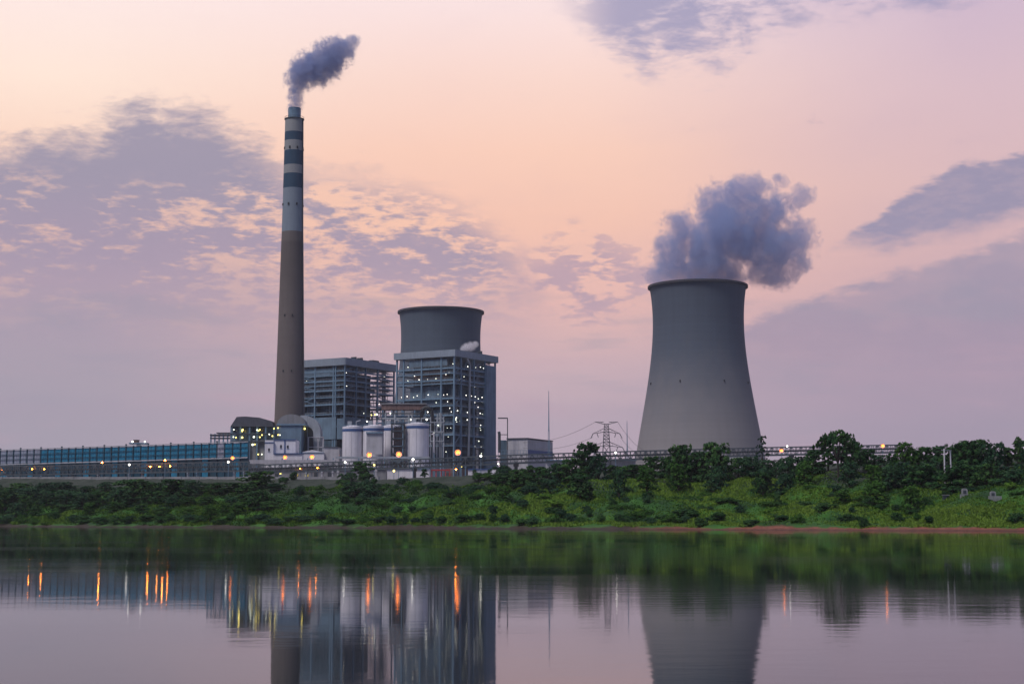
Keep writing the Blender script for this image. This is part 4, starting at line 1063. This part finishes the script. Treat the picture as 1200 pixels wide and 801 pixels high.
def lobes_for(rs, kind):
    """unit-size crowns: about 1 wide (radius .5) and 1 high"""
    out = []
    if kind == 'broad':
        for k in range(10):
            a = k * 2.4 + rs.uniform(-.4, .4); z = .14 + .078 * k + rs.uniform(-.04, .04); r = rs.uniform(.12, .34) * (1.15 - .75 * z)
            out.append((math.cos(a) * r, math.sin(a) * r, z, rs.uniform(.19, .29), rs.uniform(.19, .29), rs.uniform(.14, .21)))
    elif kind == 'tall':
        for k in range(8):
            a = rs.uniform(0, 6.28); z = .25 + .09 * k; r = rs.uniform(.02, .24) * (1.1 - z * .7)
            out.append((math.cos(a) * r, math.sin(a) * r, z, rs.uniform(.14, .24), rs.uniform(.14, .24), rs.uniform(.10, .16)))
    elif kind == 'umbrella':
        for k in range(18):
            a = k * 2.4; r = .40 * math.sqrt((k + .5) / 18); z = .80 - 1.1 * r * r + rs.uniform(-.05, .05)
            out.append((math.cos(a) * r, math.sin(a) * r, z, rs.uniform(.13, .19), rs.uniform(.13, .19), rs.uniform(.09, .13)))
    elif kind == 'layered':
        for k in range(13):
            a = k * 2.4; z = .22 + .06 * k; r = .30 * (1.06 - z) + .03
            out.append((math.cos(a) * r, math.sin(a) * r, z, .15, .15, .05))
    else:  # bush: sits on the ground
        for k in range(8):
            a = rs.uniform(0, 6.28); r = rs.uniform(0, .30); z = rs.uniform(.12, .58) * (1 - r)
            out.append((math.cos(a) * r, math.sin(a) * r, z, rs.uniform(.18, .28), rs.uniform(.18, .28), rs.uniform(.22, .34)))
    return out
def proto_tree(kind, seed, m, n, aspect, size):
    """a tree of unit height with trunk and crown; scaled per copy"""
    rs = np.random.default_rng(seed)
    lob = [(x * aspect, y * aspect, z, a * aspect, b * aspect, c) for x, y, z, a, b, c in lobes_for(rs, kind)]
    root = bpy.data.objects.new('tree', None)
    cr = leaf_obj('crown', rs, lob, n, size, m); cr.parent = root
    b = MB(); b.tube([(0, 0, -.12), (.01, 0, .2), (.0, .01, .45), (.01, 0, .7)], [.035, .028, .02, .008], 8)
    for x, y, z, *_ in lob[:7]:
        z0 = max(.12, z * .45); b.tube([(0, 0, z0), (x * .5, y * .5, (z0 + z) / 2 + .02), (x * .95, y * .95, z)], [.017, .011, .004], 6)
    tr = b.build('trunk', 'bark'); COL.objects.unlink(tr); tr.parent = root
    return root, cr, tr
def proto_bush(seed, m, n, aspect, size):
    rs = np.random.default_rng(seed)
    lob = [(x * aspect, y * aspect, z, a * aspect, b * aspect, c) for x, y, z, a, b, c in lobes_for(rs, 'bush')]
    return leaf_obj('shrub', rs, lob, n, size, m)
TP = {}
for k, (kind, m, n, asp, sz) in enumerate((('broad', 'leaf_dark', 6000, 1.25, .030), ('broad', 'leaf_dark', 6000, 1.05, .031), ('broad', 'leaf_blue', 6000, 1.35, .030), ('tall', 'leaf_dark', 3400, .95, .027),
        ('tall', 'leaf_blue', 3400, .85, .028), ('umbrella', 'leaf_dark', 6000, 1.55, .030), ('layered', 'leaf_blue', 2600, .95, .028), ('broad', 'leaf_mid', 6000, 1.25, .031))):
    TP[k] = proto_tree(kind, 100 + k, m, n, asp, sz)
BP = {}
for k, (m, n, asp, sz) in enumerate((('leaf_dark', 5500, 1.5, .031), ('leaf_dark', 5500, 1.2, .033), ('leaf_mid', 5500, 1.6, .031), ('leaf_bright', 5500, 1.9, .033), ('leaf_mid', 5500, 2.2, .033), ('leaf_blue', 5500, 1.7, .031))):
    BP[k] = proto_bush(200 + k, m, n, asp, sz)
def put_tree(k, loc, H, W, label, group, rz=None):
    root, cr, tr = TP[k]
    r = root.copy(); COL.objects.link(r); r.location = loc; asp = {0: 1.25, 1: 1.05, 2: 1.35, 3: .95, 4: .85, 5: 1.55, 6: .95, 7: 1.25}[k]
    wx = W / (asp * .98); r.scale = (wx, wx, H); r.rotation_euler.z = rz if rz is not None else random.uniform(0, 6.28)
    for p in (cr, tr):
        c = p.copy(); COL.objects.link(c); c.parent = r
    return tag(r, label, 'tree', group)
def put_bush(k, loc, H, W, label, group):
    o = BP[k].copy(); COL.objects.link(o); o.location = loc
    asp = (1.5, 1.2, 1.6, 1.9, 2.2, 1.7)[k]; w = W / (asp * .95); o.scale = (w, w * random.uniform(.8, 1.2), H / .85); o.rotation_euler.z = random.uniform(0, 6.28)
    return tag(o, label, 'shrub', group)
def tree_px(k, px, s, ytop, wpx, label, group):
    g = on_ground(px, s); H = P(px, ytop, g.y).z - g.z; g.z -= .3
    return put_tree(k, g, max(2.5, H) * 1.12, wpx * g.y / F, label, group)

# single trees one can tell apart
TG = 'trees on the bank'
tree_px(5, 981, 68, 505, 56, 'wide umbrella shaped tree standing highest, right of the cooling tower', TG)
tree_px(6, 893, 96, 513.5, 26, 'small tree with layered branches in front of the right foot of the cooling tower', TG)
tree_px(0, 688, 84, 520, 44, 'round tree reaching above the conveyor left of the pylon', TG)
tree_px(0, 797, 74, 523, 48, 'dense dark tree in front of the middle of the cooling tower foot, left of two', TG)
tree_px(1, 838, 74, 521.5, 44, 'dense dark tree in front of the cooling tower foot, right of two', TG)
tree_px(3, 1192, 80, 515, 22, 'slim tree sticking up at the right edge', TG)
tree_px(0, 1134, 72, 518, 50, 'broad dark tree forming the highest hump near the right edge', TG)
tree_px(1, 303, 70, 553, 48, 'big dark tree at the top of the bank below the white control building', TG)
tree_px(7, 660, 80, 546, 34, 'rounded lighter green tree on the slope below the pylon', TG)
tree_px(1, 425, 112, 541.5, 30, 'dark tree standing in front of the conveyor below the silos', TG)
tree_px(4, 498, 112, 549, 16, 'small dark tree just right of the black trestle below the silos', TG)
tree_px(3, 556, 112, 550, 14, 'small tree before the low white building, left of two', TG)
tree_px(4, 574, 112, 551, 12, 'small tree before the low white building, right of two', TG)
tree_px(0, 158, 50, 562, 66, 'broad dark tree mass on the left slope below the middle glow of the conveyor', TG)
tree_px(1, 205, 50, 563, 50, 'broad dark tree on the left slope below the white lamp', TG)
tree_px(2, 32, 46, 573, 70, 'broad bluish tree by the left edge', TG)
tree_px(0, 80, 52, 574, 56, 'dark tree on the left slope, second from the edge', TG)

sky_pts = [(590, 553), (600, 549), (625, 548), (645, 546), (668, 538), (700, 536), (720, 546), (745, 545), (765, 535), (815, 531), (870, 535), (898, 538), (930, 538), (945, 531), (960, 525), (1000, 518), (1016, 526), (1022, 533), (1046, 533), (1056, 523), (1066, 523), (1080, 523), (1105, 520), (1130, 517), (1160, 518), (1180, 522), (1215, 516), (1280, 520)]
x = 594.0; i = 0
zones = [(0, 230, 'below the teal windbreak'), (230, 400, 'below the chimney'), (400, 600, 'below the silos and boiler houses'), (600, 745, 'below the pylon'), (745, 905, 'below the lone cooling tower'), (905, 1045, 'below the umbrella shaped tree'), (1045, 1300, 'near the right edge')]
def zone(px):
    for a, b, z in zones:
        if px < b: return z
    return zones[-1][2]
while x < 1275:
    yt = np.interp(x, [p[0] for p in sky_pts], [p[1] for p in sky_pts]) + random.uniform(-1, 4)
    k = random.choice([0, 1, 2, 3, 4, 7, 1, 2])
    if 745 < x < 905: k = random.choice([0, 1, 2])
    z = zone(x)
    tree_px(k, x, random.uniform(70, 88), yt, random.uniform(28, 42), 'tree of the dark leafy belt along the crest ' + z, 'crest trees ' + z)
    x += random.uniform(13, 18); i += 1
# second belt, lower on the slope
x = 590.0
while x < 1216:
    yt = np.interp(x, [590, 640, 700, 760, 830, 900, 980, 1050, 1100, 1200], [563, 556, 553, 548, 548, 545, 543, 543, 546, 545]) + random.uniform(-4, 7)
    z = zone(x); k = random.choice([0, 7, 2, 7, 2, 7])
    tree_px(k, x, random.uniform(44, 64), yt + 2, random.uniform(24, 38), 'tree on the slope in front of the crest belt ' + z, 'slope trees ' + z)
    x += random.uniform(30, 58)
# trees of the far left bank
for row, (s0, s1, y0, y1, st) in enumerate(((62, 78, 563, 571, 26), (36, 50, 573, 582, 30), (16, 26, 588, 595, 34))):
    x = -75.0 + row * 9
    while x < (440, 330, 300)[row]:
        z = zone(x); k = random.choice([2, 0, 2, 1, 2] if row < 2 else [2, 0, 7])
        if row == 0 and 335 < x < 400: x += 20; continue
        tree_px(k, x, random.uniform(s0, s1), random.uniform(y0, y1), random.uniform(26, 42) * (1 if row < 2 else .8), ('tree in the topmost row of the bank ', 'tree in the middle of the dark bank thicket ', 'low tree near the water ')[row] + z, ('top row trees ', 'thicket trees ', 'low trees ')[row] + z)
        x += random.uniform(.45, 1.0) * st
# low trees and thickets of the right slope
for px, s, yt, w, k in ((1040, 60, 547, 36, 2), (1078, 54, 545, 52, 0), (1118, 52, 546, 52, 1), (1152, 54, 544, 52, 0), (1186, 50, 550, 44, 2), (1212, 50, 548, 44, 0), (920, 52, 556, 30, 2), (893, 56, 553, 28, 0), (1025, 32, 566, 34, 7), (1066, 26, 573, 32, 7), (985, 30, 574, 26, 7), (835, 56, 556, 28, 2)):
    z = zone(px); tree_px(k, px, s, yt, w, 'spreading bushy tree in the thicket halfway down the slope ' + z, 'thicket trees ' + z)

# shrubs
def bush_px(k, px, s, wpx, hpx, where):
    if s < 44 and (abs(px - 1128) < 24 or abs(px - 1161) < 22 or abs(px - 1106) < 10): return
    g = on_ground(px, s); kk = g.y / F; g.z -= .15; z = zone(px)
    tone = {0: 'dark', 1: 'dark', 2: 'mid green', 3: 'bright green', 4: 'mid green', 5: 'bluish dark'}[k]
    return put_bush(k, g, hpx * kk, wpx * kk, f'rounded {tone} shrub {where} {z}', f'{tone} shrubs {where} {z}')
x = -75.0
while x < 1275:                                             # overhanging shrubs along the mud edge
    dk = random.random()
    if x < 850 or dk < .45:
        k = random.choice([0, 1, 5, 0, 2]) if x < 880 else random.choice([0, 1, 2])
        bush_px(k, x, random.uniform(3.6, 9), random.uniform(14, 30), random.uniform(8, 14), 'at the water edge')
    x += random.uniform(13, 24)
for i in range(84):                                          # hummocks of the green slope
    px = random.uniform(310, 1210); s = random.uniform(14, 58)
    k = random.choice([3, 3, 4, 2, 3, 0]) if px > 560 else random.choice([2, 4, 4, 0, 5, 2])
    if s > 46 and k == 3: k = 4
    bush_px(k, px, s, random.uniform(16, 38), random.uniform(6, 11), 'on the grassy slope')
for i in range(52):                                          # undergrowth of the left and upper slope
    px = random.uniform(330, 640); s = random.uniform(54, 100)
    bush_px(random.choice([0, 5, 5, 1, 2]), px, s, random.uniform(12, 28), random.uniform(8, 15), 'high on the bank')
for px, s, w, h in ((960, 16, 26, 12), (985, 12, 20, 9), (1003, 10, 18, 8), (1060, 18, 24, 8), (1143, 13, 34, 11), (1190, 20, 30, 10), (800, 11, 40, 14), (770, 12, 30, 11), (836, 10, 26, 10), (945, 34, 30, 10)):
    bush_px(random.choice([0, 1]), px, s, w, h, 'near the shore')

for i in range(46):                                          # dark scrub scattered in the green slope
    px = random.uniform(330, 1210); s = random.uniform(12, 56)
    bush_px(random.choice([0, 1, 5]), px, s, random.uniform(10, 24), random.uniform(7, 14), 'in the grassy slope')

# grass and creepers: nobody could count it
def cover():
    rs = np.random.default_rng(5); n = 460000
    px = rs.uniform(-95, 1295, n); s = 1.6 + 79 * rs.random(n) ** 1.25
    k = (px - CX) / F; Y = (s + 301.8) / (.693 * k + .722)
    for _ in range(4): Y = Y + (s - sdist(k * Y, Y)) / (.693 * k + .722)
    X = k * Y; Z = ground_z(X, Y)
    pat = vnoise(X / 30, Y / 30, 7) * .45 + vnoise(X / 10, Y / 10, 8) * .4 + vnoise(X / 3, Y / 3, 9) * .15; pat = np.clip((pat - .5) * 2.5 + .47, 0, 1)
    keep = (rs.random(n) < np.clip(.35 + pat, .2, 1)) & (s > 1.8 + 4.2 * vnoise(X / 7, Y / 7, 12)); X, Y, Z, pat, s = X[keep], Y[keep], Z[keep], pat[keep], s[keep]; n = len(X)
    hh = rs.uniform(.18, .55, n) * (Y / 420) * (.5 + pat); a = rs.uniform(0, 6.28, n); w = rs.uniform(.07, .20, n) * (Y / 420)
    dx, dy = np.cos(a) * w, np.sin(a) * w; lx, ly = rs.normal(0, .22, n) * (Y / 420), rs.normal(0, .22, n) * (Y / 420)
    v = np.stack([np.stack([X - dx, Y - dy, Z - .08], -1), np.stack([X + dx, Y + dy, Z - .08], -1), np.stack([X + dx * .5 + lx, Y + dy * .5 + ly, Z + hh], -1), np.stack([X - dx * .5 + lx, Y - dy * .5 + ly, Z + hh * .8], -1)], 1).reshape(-1, 3)
    me = mesh_np('grass', v, np.arange(4 * n).reshape(n, 4))
    tone = np.clip(.08 + pat * .72 + np.clip((30 - s) / 40, 0, .34) + rs.normal(0, .10, n) - np.clip((560 - (X / Y * F + CX)) / 600, -.16, .32), 0, 1)
    at = me.attributes.new('tone', 'FLOAT', 'POINT'); at.data.foreach_set('value', np.repeat(tone, 4).astype(np.float32))
    me.materials.append(leaf_mat('grass and creepers', [(.13, (.009, .034, .011)), (.34, (.030, .088, .015)), (.54, (.085, .170, .022)), (.78, (.16, .265, .040))]))
    o = bpy.data.objects.new('grass', me); COL.objects.link(o); tag(o, 'rough grass and creepers covering the river bank', kind='stuff')
cover()

# ---------------------------------------------------------------- smoke and steam
def plume(name, label, Y, blobs, dens, col, nscale, k, warp, aniso=0.1, seed=0, soft=2.2):
    c0 = P(blobs[0][0], blobs[0][1], Y); kk = Y / F
    rs = random.Random(seed + 3); sp = []
    for x, y, r in blobs: p = P(x, y, Y); p.y += rs.uniform(-.4, .4) * r * kk; sp.append((p - c0, r * kk))
    bm = bmesh.new()
    for p, r in sp: bmesh.ops.create_icosphere(bm, subdivisions=3, radius=r * 1.5, matrix=Matrix.Translation(p))
    me = bpy.data.meshes.new(name); bm.to_mesh(me); bm.free()
    o = bpy.data.objects.new(name, me); COL.objects.link(o)
    md = o.modifiers.new('merge', 'REMESH'); md.mode = 'VOXEL'; md.voxel_size = min(r for _, r in sp) * .35
    dg = bpy.context.evaluated_depsgraph_get(); me2 = bpy.data.meshes.new_from_object(o.evaluated_get(dg)); o.modifiers.clear(); o.data = me2; me2.name = name
    m = bpy.data.materials.new(name); m.use_nodes = True; t = m.node_tree; t.nodes.clear(); n = N(t)
    p = n.node('ShaderNodeTexCoord').outputs['Object']
    wv = n.v('MULTIPLY_ADD', n.noise(p, nscale * .55, 2, .5, color=True), (warp,) * 3, (-warp / 2,) * 3)
    pw = n.v('ADD', p, wv); d = None
    for q, r in sp:
        e = 1.0 - E(n, n.v('DISTANCE', pw, tuple(q))) / r
        d = e if d is None else n.m('MAXIMUM', d, e)
    nz = n.noise(p, nscale, 5, .6)
    nz2 = n.noise(p, nscale * 3.6, 4, .65)
    de = n.m('MULTIPLY', d + .12 + (nz - .5) * k + (nz2 - .5) * k * .6, soft, clamp=True)
    v = n.node('ShaderNodeVolumePrincipled'); v.inputs['Color'].default_value = (*col, 1); v.inputs['Anisotropy'].default_value = aniso
    n.put(v.inputs['Density'], n.m('MULTIPLY', de * de, dens))
    out = n.node('ShaderNodeOutputMaterial'); t.links.new(v.outputs[0], out.inputs['Volume'])
    me2.materials.clear(); me2.materials.append(m); o.location = c0
    return tag(o, label, 'smoke' if 'smoke' in name else 'steam', kind='thing')
plume('smoke_plume', 'dark slate smoke blown to the right from the top of the tall chimney', 1000, [(346, 124, 9), (346, 117, 10.5), (348, 107, 11.5), (351, 97, 15), (355, 88, 18), (363, 83, 21), (353, 80, 13), (373, 76, 23), (383, 71, 22), (392, 66, 21), (376, 66, 14), (400, 60, 17), (408, 54, 12), (415, 50, 8)],
      .22, (.47, .55, .80), .20, 2.2, 6.0, seed=1, soft=2.6)
plume('steam_plume', 'big blue grey steam cloud drifting right from the lone cooling tower', 1150, [(783, 318, 24), (800, 324, 26), (824, 325, 28), (848, 324, 26), (836, 305, 32), (812, 318, 28), (840, 316, 28), (858, 314, 20), (795, 292, 30), (799, 268, 24), (822, 288, 38), (852, 278, 44), (884, 282, 42), (908, 290, 36), (930, 280, 25), (842, 246, 30), (866, 238, 28), (880, 224, 20), (900, 250, 28), (916, 240, 14), (928, 236, 14), (940, 231, 14), (912, 314, 24), (892, 312, 22), (931, 308, 17), (900, 220, 11), (912, 212, 10)],
      .080, (.51, .61, .86), .085, 2.6, 18.0, seed=2, soft=2.6)
plume('steam_puff', 'small white puff of steam on the roof of the tall boiler house', 1012, [(543, 408, 4.5), (547, 406.5, 6), (552, 405.5, 6.5), (557, 403.5, 5)], .35, (.92, .90, .92), .22, .7, 2.0, seed=3)

# ---------------------------------------------------------------- evening haze
HAZE = 0.00005
if HAZE:
    hb = MB().box(-1350, 1350, -60, 2250, -3.2, 330)
    m = bpy.data.materials.new('haze'); m.use_nodes = True; t = m.node_tree; t.nodes.clear(); n = N(t)
    v = n.node('ShaderNodeVolumePrincipled'); v.inputs['Color'].default_value = (.88, .86, .93, 1); v.inputs['Density'].default_value = HAZE
    out = n.node('ShaderNodeOutputMaterial'); t.links.new(v.outputs[0], out.inputs['Volume'])
    tag(hb.build('haze', m), 'thin evening haze over the river and the plant', kind='stuff')
